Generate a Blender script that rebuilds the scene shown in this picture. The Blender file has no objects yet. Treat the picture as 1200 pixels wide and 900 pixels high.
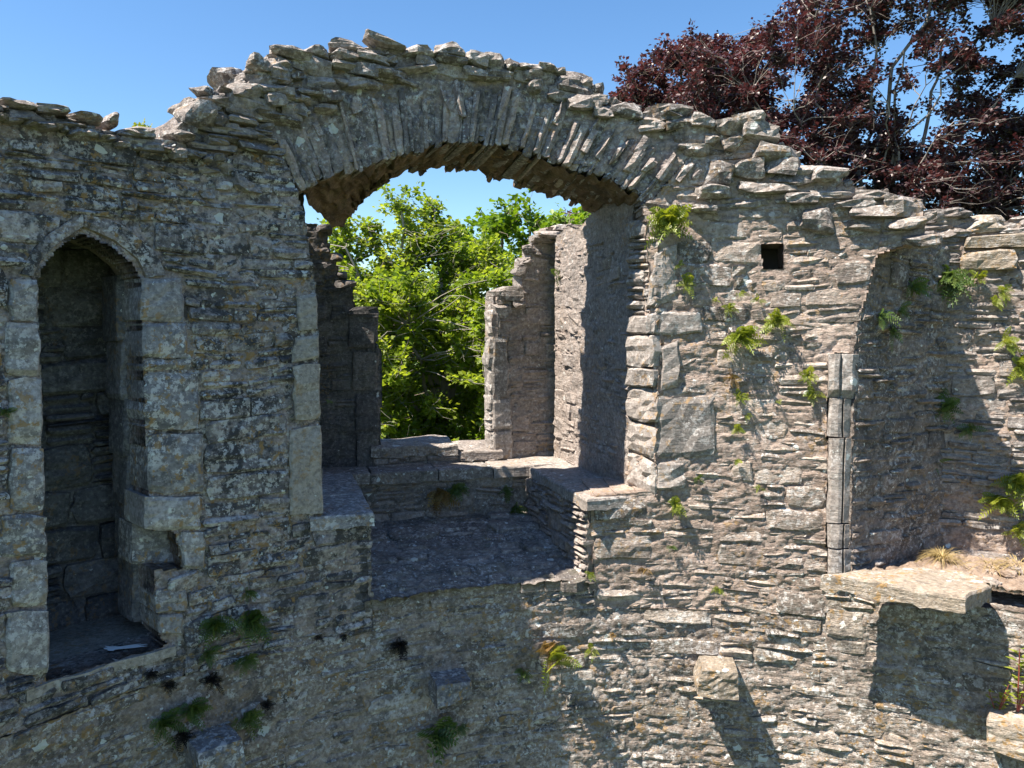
import bpy, math, random
import numpy as np
from mathutils import Vector

sc = bpy.context.scene
COL = sc.collection
R_ = math.radians

# ------------------------------------------------------------------ camera
PITCH = R_(3.5)
cam = bpy.data.cameras.new("camera")
cam.sensor_width = 36.0
cam.lens = 27.0
cam.clip_start = 0.05
cam.clip_end = 5000
camo = bpy.data.objects.new("camera", cam)
camo.location = (0, 0, 0)
camo.rotation_euler = (R_(90) - PITCH, 0, 0)
COL.objects.link(camo)
sc.camera = camo

# ------------------------------------------------------------------ light
SUN = np.array([-0.52, -0.26, 1.0]); SUN = SUN / np.linalg.norm(SUN)
EL = math.asin(SUN[2]); AZ = math.atan2(SUN[0], SUN[1])
world = bpy.data.worlds.new("World"); sc.world = world
world.use_nodes = True
wn = world.node_tree.nodes; wl = world.node_tree.links
for n in list(wn): wn.remove(n)
wo = wn.new("ShaderNodeOutputWorld"); wb = wn.new("ShaderNodeBackground"); ws = wn.new("ShaderNodeTexSky")
ws.sky_type = 'NISHITA'; ws.sun_disc = False
ws.sun_elevation = EL; ws.sun_rotation = AZ
ws.air_density = 1.0; ws.dust_density = 0.2; ws.ozone_density = 2.2
wb.inputs[1].default_value = 0.078
hs = wn.new("ShaderNodeHueSaturation"); hs.inputs['Saturation'].default_value = 1.2
wl.new(ws.outputs[0], hs.inputs['Color']); wl.new(hs.outputs[0], wb.inputs[0]); wl.new(wb.outputs[0], wo.inputs[0])
sun = bpy.data.lights.new("sun", 'SUN'); sun.energy = 5.0; sun.angle = R_(0.53); sun.color = (1.0, 0.91, 0.78)
suno = bpy.data.objects.new("sun", sun); COL.objects.link(suno)
suno.rotation_euler = Vector(SUN).to_track_quat('Z', 'Y').to_euler()
sc.view_settings.view_transform = 'Standard'
sc.view_settings.look = 'None'
sc.view_settings.exposure = 1.48
sc.view_settings.gamma = 1.0
sc.cycles.max_bounces = 8
sc.cycles.transparent_max_bounces = 8
try:
    sc.cycles.use_denoising = True
except Exception:
    pass

GROUND = -4.7
rng = np.random.default_rng(7)
rnd = random.Random(11)

# ------------------------------------------------------------------ noise
def _hash(ix, iy, iz, seed):
    h = (ix.astype(np.int64) * 374761393 + iy.astype(np.int64) * 668265263 + iz.astype(np.int64) * 2147483647 + seed * 974634777) & 0xffffffff
    h = ((h ^ (h >> 13)) * 1274126177) & 0xffffffff
    h = ((h ^ (h >> 16)) * 2246822519) & 0xffffffff
    h = h ^ (h >> 15)
    return (h & 0xffffff) / float(0xffffff) * 2 - 1

def vnoise(x, y, z, seed=0):
    x, y, z = np.broadcast_arrays(np.asarray(x, float), np.asarray(y, float), np.asarray(z, float))
    xi = np.floor(x); yi = np.floor(y); zi = np.floor(z)
    fx = x - xi; fy = y - yi; fz = z - zi
    fx = fx * fx * (3 - 2 * fx); fy = fy * fy * (3 - 2 * fy); fz = fz * fz * (3 - 2 * fz)
    xi = xi.astype(np.int64); yi = yi.astype(np.int64); zi = zi.astype(np.int64)
    def c(a, b, d): return _hash(xi + a, yi + b, zi + d, seed)
    x00 = c(0,0,0) * (1-fx) + c(1,0,0) * fx; x10 = c(0,1,0) * (1-fx) + c(1,1,0) * fx
    x01 = c(0,0,1) * (1-fx) + c(1,0,1) * fx; x11 = c(0,1,1) * (1-fx) + c(1,1,1) * fx
    y0 = x00 * (1-fy) + x10 * fy; y1 = x01 * (1-fy) + x11 * fy
    return y0 * (1-fz) + y1 * fz

def fbm(x, y, z, seed=0, octv=3):
    s = 0; a = 1.0; t = 0
    x = np.asarray(x, float); y = np.asarray(y, float); z = np.asarray(z, float)
    for k in range(octv):
        s = s + a * vnoise(x, y, z, seed + k * 17); t += a
        a *= 0.5; x = x * 2.03 + 7.1; y = y * 2.03 + 3.3; z = z * 2.03 + 5.7
    return s / t

# ------------------------------------------------------------------ the camera ray of a photo pixel (1200 x 900) and the tower's inner face
FPX = 900.0
CP, SP = math.cos(PITCH), math.sin(PITCH)
def ray(x, y):
    cx = (x - 600) / FPX; cy = (450 - y) / FPX
    return np.array([cx, CP + cy * SP, -SP + cy * CP])
CC = np.array([0.85, 1.2]); RR = 3.8           # centre and radius of the round tower room
def cyl(x, y):
    d = ray(x, y)
    a = d[0]**2 + d[1]**2; b = -2 * (d[0]*CC[0] + d[1]*CC[1]); c = CC @ CC - RR**2
    t = (-b + math.sqrt(b*b - 4*a*c)) / (2*a)
    p = d * t
    th = math.atan2(p[0] - CC[0], p[1] - CC[1])
    return (RR * th, p[2])
def cylp(pts): return np.array([cyl(*p) for p in pts])
def at_depth(x, y, Y):
    d = ray(x, y); return d * (Y / d[1])
def on_plane(x, y, O, n):
    d = ray(x, y); return d * ((O @ n) / (d @ n))
def S_cyl(u, v, w):
    th = np.asarray(u) / RR; r = RR - np.asarray(w)
    return np.stack(np.broadcast_arrays(CC[0] + r*np.sin(th), CC[1] + r*np.cos(th), np.asarray(v, float)), -1)
def S_plane(O, du, dv, n):
    O, du, dv, n = map(lambda q: np.asarray(q, float), (O, du, dv, n))
    def S(u, v, w):
        u, v, w = np.broadcast_arrays(np.asarray(u, float), np.asarray(v, float), np.asarray(w, float))
        return O + u[..., None]*du + v[..., None]*dv + w[..., None]*n
    return S
# local frame of the window embrasure: r to the right, a outward through the wall
EF = np.array([-0.12, 4.78]); EA = np.array([-0.286, 0.958]); ER = np.array([0.958, 0.286])
def loc(r, a, z=0.0):
    p = EF + r*ER + a*EA; return np.array([p[0], p[1], z])
A3 = np.array([EA[0], EA[1], 0]); R3 = np.array([ER[0], ER[1], 0]); Z3 = np.array([0, 0, 1.0])

# ------------------------------------------------------------------ polygons
def inpoly(u, v, poly):
    u = np.asarray(u, float); v = np.asarray(v, float)
    res = np.zeros(np.broadcast(u, v).shape, bool)
    n = len(poly)
    for i in range(n):
        x1, y1 = poly[i]; x2, y2 = poly[(i+1) % n]
        if y1 == y2: continue
        cond = ((y1 > v) != (y2 > v)) & (u < (x2-x1)*(v-y1)/(y2-y1) + x1)
        res ^= cond
    return res
def region(polys, holes=()):
    polys = [np.asarray(p, float) for p in polys]; holes = [np.asarray(h, float) for h in holes]
    def f(u, v):
        m = np.zeros(np.broadcast(u, v).shape, bool)
        for p in polys: m |= inpoly(u, v, p)
        for h in holes: m &= ~inpoly(u, v, h)
        return m
    allp = np.concatenate(polys)
    f.box = (allp[:,0].min(), allp[:,0].max(), allp[:,1].min(), allp[:,1].max())
    return f

# ------------------------------------------------------------------ materials
class NT:
    def __init__(self, name):
        self.m = bpy.data.materials.new(name); self.m.use_nodes = True
        self.t = self.m.node_tree
        for n in list(self.t.nodes): self.t.nodes.remove(n)
        self.out = self.n("ShaderNodeOutputMaterial")
    def n(self, typ, **kw):
        nd = self.t.nodes.new(typ)
        for k, v in kw.items(): setattr(nd, k, v)
        return nd
    def l(self, a, b): self.t.links.new(a, b)
    def val(self, s, x):
        if hasattr(x, 'links') or isinstance(x, bpy.types.NodeSocket): self.l(x, s)
        else: s.default_value = x
    def math(self, op, a, b=None, c=None, clamp=False):
        nd = self.n("ShaderNodeMath", operation=op); nd.use_clamp = clamp
        self.val(nd.inputs[0], a)
        if b is not None: self.val(nd.inputs[1], b)
        if c is not None: self.val(nd.inputs[2], c)
        return nd.outputs[0]
    def ramp(self, x, a, b):
        nd = self.n("ShaderNodeMapRange"); nd.clamp = True
        self.val(nd.inputs[0], x); nd.inputs[1].default_value = a; nd.inputs[2].default_value = b
        return nd.outputs[0]
    def mix(self, f, a, b, mode='MIX'):
        nd = self.n("ShaderNodeMix", data_type='RGBA', blend_type=mode)
        self.val(nd.inputs[0], f)
        for s, x in ((nd.inputs[6], a), (nd.inputs[7], b)):
            if isinstance(x, bpy.types.NodeSocket): self.l(x, s)
            else: s.default_value = (*x, 1)
        return nd.outputs[2]
    def noise(self, vec, scale, detail=3, rough=0.6, lac=2.0):
        nd = self.n("ShaderNodeTexNoise"); nd.inputs['Scale'].default_value = scale
        nd.inputs['Detail'].default_value = detail; nd.inputs['Roughness'].default_value = rough
        self.l(vec, nd.inputs['Vector']); return nd.outputs['Fac']
    def map(self, vec, scale, loc=(0,0,0)):
        nd = self.n("ShaderNodeMapping"); nd.inputs['Scale'].default_value = scale; nd.inputs['Location'].default_value = loc
        self.l(vec, nd.inputs['Vector']); return nd.outputs[0]
    def finish(self, color, rough=0.9, bump=None, strength=0.5, dist=0.02, spec=0.3):
        b = self.n("ShaderNodeBsdfPrincipled")
        self.val(b.inputs['Base Color'], color if isinstance(color, bpy.types.NodeSocket) else (*color, 1))
        self.val(b.inputs['Roughness'], rough)
        b.inputs['Specular IOR Level'].default_value = spec
        if bump is not None:
            bp = self.n("ShaderNodeBump"); bp.inputs['Strength'].default_value = strength; bp.inputs['Distance'].default_value = dist
            self.l(bump, bp.inputs['Height']); self.l(bp.outputs[0], b.inputs['Normal'])
        self.l(b.outputs[0], self.out.inputs[0])
        return self.m

def stone_mat(name, cols, white=0.5, orange=0.3, dark=0.5, speck=0.5, bump=0.75, off=0.0, tone_w=1.0, moss=0.0, brown=0.0):
    """weathered stone: four base tones picked per stone, dark crust, pale crust, white discs and orange patches of lichen"""
    t = NT(name)
    geo = t.n("ShaderNodeNewGeometry"); P = t.map(geo.outputs['Position'], (1,1,1), (off, off*1.7, off*0.6))
    at = t.n("ShaderNodeAttribute", attribute_name="tone"); tone = at.outputs['Fac']
    n1 = t.noise(P, 2.3, 4, 0.6); n2 = t.noise(P, 9.0, 5, 0.65); n3 = t.noise(P, 38.0, 5, 0.7)
    Pl = t.map(P, (14, 14, 55)); nl = t.noise(Pl, 1.0, 5, 0.65)           # bedding of the slate
    x = t.math('MULTIPLY_ADD', tone, tone_w, t.math('MULTIPLY', t.math('SUBTRACT', n2, 0.5), 1.5))
    cols = [(c_[0]*1.03, c_[1]*0.952, c_[2]*0.952) for c_ in cols]
    cr = t.n("ShaderNodeValToRGB"); cr.color_ramp.elements[0].color = (*cols[0], 1); cr.color_ramp.elements[1].color = (*cols[3], 1)
    for k, p in ((1, 0.36), (2, 0.66)):
        e = cr.color_ramp.elements.new(p); e.color = (*cols[k], 1)
    t.l(x, cr.inputs[0]); c = cr.outputs[0]
    c = t.mix(t.math('MULTIPLY', t.ramp(nl, 0.35, 0.7), 0.45), c, t.mix(1.0, c, (1.35, 1.3, 1.25), 'MULTIPLY'))
    c = t.mix(t.ramp(n3, 0.52, 0.36), c, t.mix(1.0, c, (0.62, 0.6, 0.6), 'MULTIPLY'))
    if brown > 0:
        c = t.mix(t.math('MULTIPLY', t.ramp(t.noise(P, 4.4, 3, 0.6), 0.45, 0.62), brown), c, (0.24, 0.17, 0.12))
    # black crust
    nd_ = t.noise(t.map(P, (1,1,1), (31, 7, 3)), 5.5, 6, 0.72)
    c = t.mix(t.math('MULTIPLY', t.ramp(nd_, 0.60 - 0.13*dark, 0.645 - 0.12*dark), min(0.9, dark*1.1)), c, (0.045, 0.045, 0.047))
    # small dark and light speckle of the crust
    sp = t.noise(t.map(P, (1,1,1), (7, 3, 41)), 46.0, 3, 0.6)
    c = t.mix(t.math('MULTIPLY', t.ramp(sp, 0.47, 0.40), 0.10 + 0.38*dark), c, (0.06, 0.058, 0.056))
    c = t.mix(t.math('MULTIPLY', t.ramp(sp, 0.57, 0.63), 0.08 + 0.42*speck), c, (0.52, 0.50, 0.485))
    # fine pale crust
    np_ = t.noise(t.map(P, (1,1,1), (3, 17, 23)), 26.0, 5, 0.75); npm = t.noise(t.map(P, (1,1,1), (13, 1, 9)), 3.0, 3, 0.6)
    f = t.math('MULTIPLY', t.ramp(np_, 0.585 - 0.09*speck, 0.62 - 0.09*speck), t.ramp(npm, 0.40, 0.55))
    c = t.mix(t.math('MULTIPLY', f, min(0.85, speck)), c, (0.58, 0.56, 0.545))
    # orange patches
    no_ = t.noise(t.map(P, (1,1,1), (53, 11, 5)), 24.0, 4, 0.65); nom = t.noise(t.map(P, (1,1,1), (5, 44, 9)), 1.9, 2, 0.5)
    f = t.math('MULTIPLY', t.ramp(no_, 0.56, 0.60), t.ramp(nom, 0.56 - 0.16*orange, 0.62 - 0.16*orange))
    c = t.mix(t.math('MULTIPLY', f, min(0.85, 0.35 + orange)), c, (0.30, 0.185, 0.075))
    if moss > 0:
        nm_ = t.noise(t.map(P, (1,1,1), (91, 4, 66)), 7.0, 5, 0.7)
        c = t.mix(t.math('MULTIPLY', t.ramp(nm_, 0.52, 0.64), moss), c, (0.085, 0.095, 0.035))
    # white lichen discs, two sizes
    for sc_, thr, sd in ((6.5, 0.085, 3), (15.0, 0.10, 8), (27.0, 0.10, 5)):
        vo = t.n("ShaderNodeTexVoronoi"); vo.inputs['Scale'].default_value = sc_
        wob = t.n("ShaderNodeTexNoise"); wob.inputs['Scale'].default_value = 25; t.l(P, wob.inputs['Vector'])
        pv = t.n("ShaderNodeVectorMath", operation='MULTIPLY_ADD'); t.l(wob.outputs['Color'], pv.inputs[0]); pv.inputs[1].default_value = (0.06,)*3
        t.l(t.map(P, (1,1,1), (sd, sd*2.1, sd*3.3)), pv.inputs[2]); t.l(pv.outputs[0], vo.inputs['Vector'])
        sep = t.n("ShaderNodeSeparateColor"); t.l(vo.outputs['Color'], sep.inputs[0])
        rad = t.math('MULTIPLY', t.ramp(sep.outputs[0], 1.0 - 0.55*white, 1.0), thr*2.6)
        inside = t.math('GREATER_THAN', t.math('SUBTRACT', rad, vo.outputs['Distance']), 0.012)
        c = t.mix(t.math('MULTIPLY', inside, 0.85), c, (0.60, 0.62, 0.60))
    h = t.math('ADD', t.math('MULTIPLY', nl, 0.8), t.math('ADD', t.math('MULTIPLY', n3, 0.55), t.math('MULTIPLY', t.noise(P, 120.0, 4, 0.7), 0.25)))
    return t.finish(c, 0.92, h, bump, 0.03, 0.25)

SHADE = [(0.085,0.088,0.096), (0.20,0.197,0.197), (0.30,0.285,0.27), (0.47,0.465,0.45)]
WARM = [(0.135,0.122,0.108), (0.225,0.202,0.176), (0.30,0.268,0.23), (0.41,0.38,0.335)]
M = {}
M['left'] = stone_mat("lichened_grey_stone", SHADE, white=0.9, orange=0.5, dark=0.8, speck=0.75)
M['left_mortar'] = stone_mat("lichened_mortar", [(0.19,0.175,0.165),(0.26,0.24,0.225),(0.33,0.295,0.27),(0.41,0.38,0.355)], white=0.5, orange=0.5, dark=0.7, speck=0.62, off=3.3, brown=0.3)
M['warm'] = stone_mat("warm_grey_stone", WARM, white=0.3, orange=0.25, dark=0.34, speck=0.6, off=5.1, moss=0.12)
M['warm_mortar'] = stone_mat("warm_mortar", [(0.22,0.185,0.157),(0.285,0.242,0.207),(0.335,0.288,0.247),(0.40,0.352,0.307)], white=0.2, orange=0.25, dark=0.28, speck=0.35, off=9.0, brown=0.2)
M['arch'] = stone_mat("arch_stone", [(0.12,0.118,0.118),(0.22,0.207,0.198),(0.30,0.272,0.248),(0.43,0.37,0.31)], white=0.8, orange=0.2, dark=0.35, speck=0.6, off=12.0)
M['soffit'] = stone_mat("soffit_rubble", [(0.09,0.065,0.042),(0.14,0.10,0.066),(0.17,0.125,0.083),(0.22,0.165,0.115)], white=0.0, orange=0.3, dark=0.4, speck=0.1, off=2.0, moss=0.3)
M['cap'] = stone_mat("cap_stone", [(0.13,0.123,0.115),(0.20,0.188,0.172),(0.26,0.245,0.222),(0.34,0.328,0.305)], white=0.3, orange=0.12, dark=0.42, speck=0.55, off=21.0)
M['dressed'] = stone_mat("dressed_stone", [(0.17,0.167,0.157),(0.23,0.223,0.207),(0.275,0.265,0.245),(0.33,0.32,0.295)], white=0.25, orange=0.22, dark=0.3, speck=0.5, off=17.0, bump=0.35)
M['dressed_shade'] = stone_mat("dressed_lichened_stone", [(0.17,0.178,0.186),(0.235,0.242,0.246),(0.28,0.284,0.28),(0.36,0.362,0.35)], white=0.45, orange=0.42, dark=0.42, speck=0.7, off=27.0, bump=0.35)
M['pale_jamb'] = stone_mat("pale_jamb_stone", [(0.27,0.265,0.235),(0.29,0.285,0.25),(0.30,0.29,0.26),(0.32,0.31,0.28)], white=0.15, orange=0.1, dark=0.25, speck=0.35, off=37.0, bump=0.4)
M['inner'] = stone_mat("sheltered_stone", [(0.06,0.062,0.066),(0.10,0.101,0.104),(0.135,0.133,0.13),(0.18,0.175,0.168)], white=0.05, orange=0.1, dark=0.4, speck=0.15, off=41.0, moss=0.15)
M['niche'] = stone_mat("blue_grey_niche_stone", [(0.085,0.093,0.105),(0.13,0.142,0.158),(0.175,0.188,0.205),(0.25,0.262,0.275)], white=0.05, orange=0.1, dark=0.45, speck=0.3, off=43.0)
M['reveal'] = stone_mat("reveal_stone", [(0.19,0.18,0.17),(0.25,0.235,0.215),(0.29,0.265,0.24),(0.34,0.315,0.285)], white=0.12, orange=0.1, dark=0.25, speck=0.4, off=47.0)
M['splay'] = stone_mat("shade_darkened_splay_stone", [(0.10,0.093,0.085),(0.155,0.142,0.127),(0.20,0.18,0.16),(0.26,0.24,0.215)], white=0.35, orange=0.15, dark=0.4, speck=0.5, off=49.0)  # reveal stone darkened: the recess's shade is mixed into the base colours
M['floor'] = stone_mat("worn_floor_stone", [(0.12,0.115,0.108),(0.18,0.172,0.16),(0.235,0.222,0.203),(0.31,0.295,0.27)], white=0.7, orange=0.05, dark=0.4, speck=0.5, off=53.0, moss=0.2)
M['slab'] = stone_mat("slab_stone", [(0.20,0.185,0.145),(0.27,0.245,0.195),(0.32,0.29,0.235),(0.38,0.355,0.30)], white=0.2, orange=0.95, dark=0.25, speck=0.5, off=57.0)
M['lower'] = stone_mat("lower_wall_stone", [(0.13,0.12,0.105),(0.21,0.193,0.166),(0.285,0.262,0.222),(0.39,0.365,0.318)], white=0.5, orange=0.4, dark=0.5, speck=0.75, off=61.0)
M['lower_mortar'] = stone_mat("lower_wall_mortar", [(0.17,0.153,0.135),(0.235,0.212,0.185),(0.29,0.262,0.228),(0.36,0.332,0.29)], white=0.6, orange=0.38, dark=0.52, speck=0.6, off=67.0, brown=0.2)
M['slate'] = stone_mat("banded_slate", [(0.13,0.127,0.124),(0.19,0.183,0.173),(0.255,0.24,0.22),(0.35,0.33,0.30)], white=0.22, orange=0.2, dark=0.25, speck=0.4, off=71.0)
M['dirt'] = stone_mat("dry_earth", [(0.17,0.135,0.105),(0.23,0.185,0.14),(0.27,0.22,0.17),(0.30,0.25,0.20)], white=0.0, orange=0.0, dark=0.1, speck=0.2, off=77.0, bump=0.8)

M['soffit_stone'] = stone_mat("brown_chamfer_stone", [(0.15,0.13,0.11),(0.19,0.165,0.135),(0.22,0.19,0.16),(0.25,0.22,0.19)], white=0.05, orange=0.3, dark=0.2, speck=0.2, off=87.0, bump=0.4)
def plain(name, col, rough=0.8, var=0.3, scale=8):
    t = NT(name); geo = t.n("ShaderNodeNewGeometry"); n = t.noise(geo.outputs['Position'], scale, 4)
    c = t.mix(n, tuple(q*(1-var) for q in col), tuple(min(1, q*(1+var)) for q in col))
    return t.finish(c, rough, n, 0.3, 0.01)
def leaf_mat(name, c0, c1, c2, trans=0.35, gloss=0.5, tcol=None, rough=0.4):
    t = NT(name)
    at = t.n("ShaderNodeAttribute", attribute_name="tone")
    cr = t.n("ShaderNodeValToRGB"); cr.color_ramp.elements[0].color = (*c0, 1); cr.color_ramp.elements[1].color = (*c2, 1)
    e = cr.color_ramp.elements.new(0.5); e.color = (*c1, 1)
    t.l(at.outputs['Fac'], cr.inputs[0])
    b = t.n("ShaderNodeBsdfPrincipled"); t.l(cr.outputs[0], b.inputs['Base Color']); b.inputs['Roughness'].default_value = rough
    b.inputs['Specular IOR Level'].default_value = gloss
    tr = t.n("ShaderNodeBsdfTranslucent")
    t.l(t.mix(1.0, cr.outputs[0], tcol or (1.6, 1.5, 0.6), 'MULTIPLY'), tr.inputs[0])
    mx = t.n("ShaderNodeMixShader"); mx.inputs[0].default_value = trans
    t.l(b.outputs[0], mx.inputs[1]); t.l(tr.outputs[0], mx.inputs[2]); t.l(mx.outputs[0], t.out.inputs[0])
    return t.m
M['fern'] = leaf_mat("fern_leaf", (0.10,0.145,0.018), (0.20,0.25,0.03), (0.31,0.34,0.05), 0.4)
M['fern_shade_tone'] = leaf_mat("shade_toned_fern_leaf", (0.045,0.085,0.02), (0.08,0.135,0.028), (0.125,0.175,0.04), 0.35)  # darker copy of the fern leaf, shade of unlit walls put into its colour
M['fern_dead'] = leaf_mat("withered_fern_leaf", (0.14,0.085,0.035), (0.22,0.14,0.05), (0.30,0.21,0.08), 0.25, 0.2)
M['fern_black'] = leaf_mat("black_dead_tuft", (0.012,0.011,0.012), (0.02,0.018,0.018), (0.035,0.03,0.025), 0.1, 0.1)
M['straw'] = leaf_mat("straw_blade", (0.22,0.16,0.07), (0.33,0.25,0.12), (0.42,0.34,0.18), 0.25, 0.2)
M['leaf_green'] = leaf_mat("green_leaf", (0.10,0.165,0.019), (0.17,0.245,0.03), (0.26,0.32,0.055), 0.58, 0.35)
M['leaf_bright'] = leaf_mat("bright_green_leaf", (0.08,0.15,0.012), (0.12,0.21,0.018), (0.17,0.27,0.03), 0.45, 0.3)
M['leaf_copper'] = leaf_mat("copper_leaf", (0.032,0.018,0.022), (0.066,0.037,0.041), (0.125,0.075,0.079), 0.22, 0.35, (1.8, 0.75, 0.7), 0.36)
M['bark_pale'] = plain("pale_bark", (0.24, 0.215, 0.19), 0.85, 0.35, 12)
M['bark_brown'] = plain("brown_bark", (0.15, 0.12, 0.09), 0.9, 0.3, 12)
M['dropping'] = plain("white_dropping", (0.72, 0.74, 0.76), 0.7, 0.08, 40)
M['grass'] = plain("grass_ground", (0.06, 0.09, 0.025), 0.9, 0.4, 1.5)
M['stem'] = plain("red_stem", (0.25, 0.06, 0.05), 0.6, 0.2, 20)
M['hole'] = plain("hole_lining", (0.10, 0.09, 0.08), 0.95, 0.3, 20)

# ------------------------------------------------------------------ objects
def mesh_obj(name, V, F, mat, parent=None, tone=None, smooth=False, kind=None):
    me = bpy.data.meshes.new(name)
    V = np.asarray(V, np.float32); 
    if isinstance(F, np.ndarray):
        nf, k = F.shape
        me.vertices.add(len(V)); me.vertices.foreach_set("co", V.ravel())
        me.loops.add(nf*k); me.loops.foreach_set("vertex_index", F.astype(np.int32).ravel())
        me.polygons.add(nf); me.polygons.foreach_set("loop_start", np.arange(0, nf*k, k, dtype=np.int32))
        try: me.polygons.foreach_set("loop_total", np.full(nf, k, np.int32))
        except Exception: pass
        me.update(calc_edges=True); me.validate()
    else:
        me.from_pydata(V.tolist(), [], F); me.update()
    if smooth: me.polygons.foreach_set("use_smooth", np.ones(len(me.polygons), bool))
    a = me.attributes.new("tone", 'FLOAT', 'POINT')
    a.data.foreach_set("value", (np.full(len(V), 0.5, np.float32) if tone is None else np.broadcast_to(np.asarray(tone, np.float32), (len(V),)).copy()))
    me.materials.append(mat)
    o = bpy.data.objects.new(name, me); COL.objects.link(o)
    if parent is not None:
        o.parent = parent; o.matrix_parent_inverse = parent.matrix_world.inverted()
    if kind: o["kind"] = kind
    return o
def thing(name, label, cat, base, group=None):
    o = bpy.data.objects.new(name, None); COL.objects.link(o)
    o.location = Vector([float(q) for q in base]); o.empty_display_size = 0.2
    bpy.context.view_layer.update()
    o["label"] = label; o["category"] = cat
    if group: o["group"] = group
    return o
def tag(o, label, cat, group=None):
    o["label"] = label; o["category"] = cat
    if group: o["group"] = group
    return o

class Acc:
    """collects quads/tris into one mesh"""
    def __init__(self): self.V = []; self.F = []; self.T = []; self.n = 0
    def add(self, V, F, tone=0.5):
        V = np.asarray(V, float)
        self.V.append(V); self.F += [tuple(i + self.n for i in f) for f in F]
        self.T.append(np.full(len(V), tone) if np.isscalar(tone) else np.asarray(tone)); self.n += len(V)
    def build(self, name, mat, parent=None, kind=None, smooth=False):
        if not self.V: return None
        return mesh_obj(name, np.concatenate(self.V), self.F, mat, parent, np.concatenate(self.T), smooth, kind)

# ------------------------------------------------------------------ one stone of a wall
_sid = [0]
def block(S, quad, p=0.02, depth=0.07, rough=0.008, bulge=0.012, k=0.35, wob=0.006, tone=None, res=0.05, strata=0.006, back=None):
    """quad = (u,v) of bottom-left, bottom-right, top-right, top-left; returns V, F, tone"""
    _sid[0] += 1; sd = _sid[0]
    q = np.asarray(quad, float)
    L = max(np.linalg.norm(q[1]-q[0]), np.linalg.norm(q[2]-q[3])); H = max(np.linalg.norm(q[3]-q[0]), np.linalg.norm(q[2]-q[1]))
    nx = int(np.clip(round(L/res), 2, 7)) + 1; ny = int(np.clip(round(H/(res*0.7)), 2, 6)) + 1
    s = np.linspace(-1, 1, nx); t = np.linspace(-1, 1, ny)
    if nx > 3: s[1] = -0.86; s[-2] = 0.86
    if ny > 3: t[1] = -0.8; t[-2] = 0.8
    a, b = np.meshgrid(s, t)
    a2 = a*np.sqrt(1 - 0.5*k*b*b); b2 = b*np.sqrt(1 - 0.5*k*a*a)
    ss = (a2+1)/2; tt = (b2+1)/2
    uv = (q[0]*((1-ss)*(1-tt))[..., None] + q[1]*(ss*(1-tt))[..., None] + q[2]*(ss*tt)[..., None] + q[3]*((1-ss)*tt)[..., None])
    U = uv[..., 0]; V = uv[..., 1]
    U = U + wob*vnoise(U*22, V*30, sd*1.37, 5) * (1 if L > 0.08 else 0.5)
    V = V + wob*vnoise(U*18 + 40, V*35, sd*1.37, 6) * (1 if H > 0.05 else 0.5)
    edge = np.maximum(np.abs(a), np.abs(b))
    W = p + bulge*(1 - edge**4) - 0.006*(edge > 0.99) + rough*vnoise(U*16, V*28, sd*0.91, 8) + strata*np.sign(vnoise(U*5, V*60, sd*0.77, 9))
    W = W + rng.normal(0, 0.004)*a + rng.normal(0, 0.004)*b
    front = S(U, V, W).reshape(-1, 3)
    idx = np.arange(nx*ny).reshape(ny, nx)
    ring = np.concatenate([idx[0, :], idx[1:, -1], idx[-1, -2::-1], idx[-2:0:-1, 0]])
    bw = -depth if back is None else back
    Ur, Vr = U.reshape(-1)[ring], V.reshape(-1)[ring]
    rb = S(Ur, Vr, np.full(len(ring), bw) + (rng.normal(0, 0.02) if back is not None else 0))
    F = []
    for j in range(ny-1):
        for i in range(nx-1):
            F.append((idx[j, i], idx[j, i+1], idx[j+1, i+1], idx[j+1, i]))
    n0 = nx*ny; m = len(ring)
    for i in range(m):
        F.append((ring[(i+1) % m], ring[i], n0+i, n0+(i+1) % m))
    if back is not None: F.append(tuple(n0 + i for i in range(m)))
    if tone is None: tone = float(np.clip(rng.normal(0.5, 0.24), 0, 1))
    return np.concatenate([front, rb]), [tuple(int(i) for i in f) for f in F], tone

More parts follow.
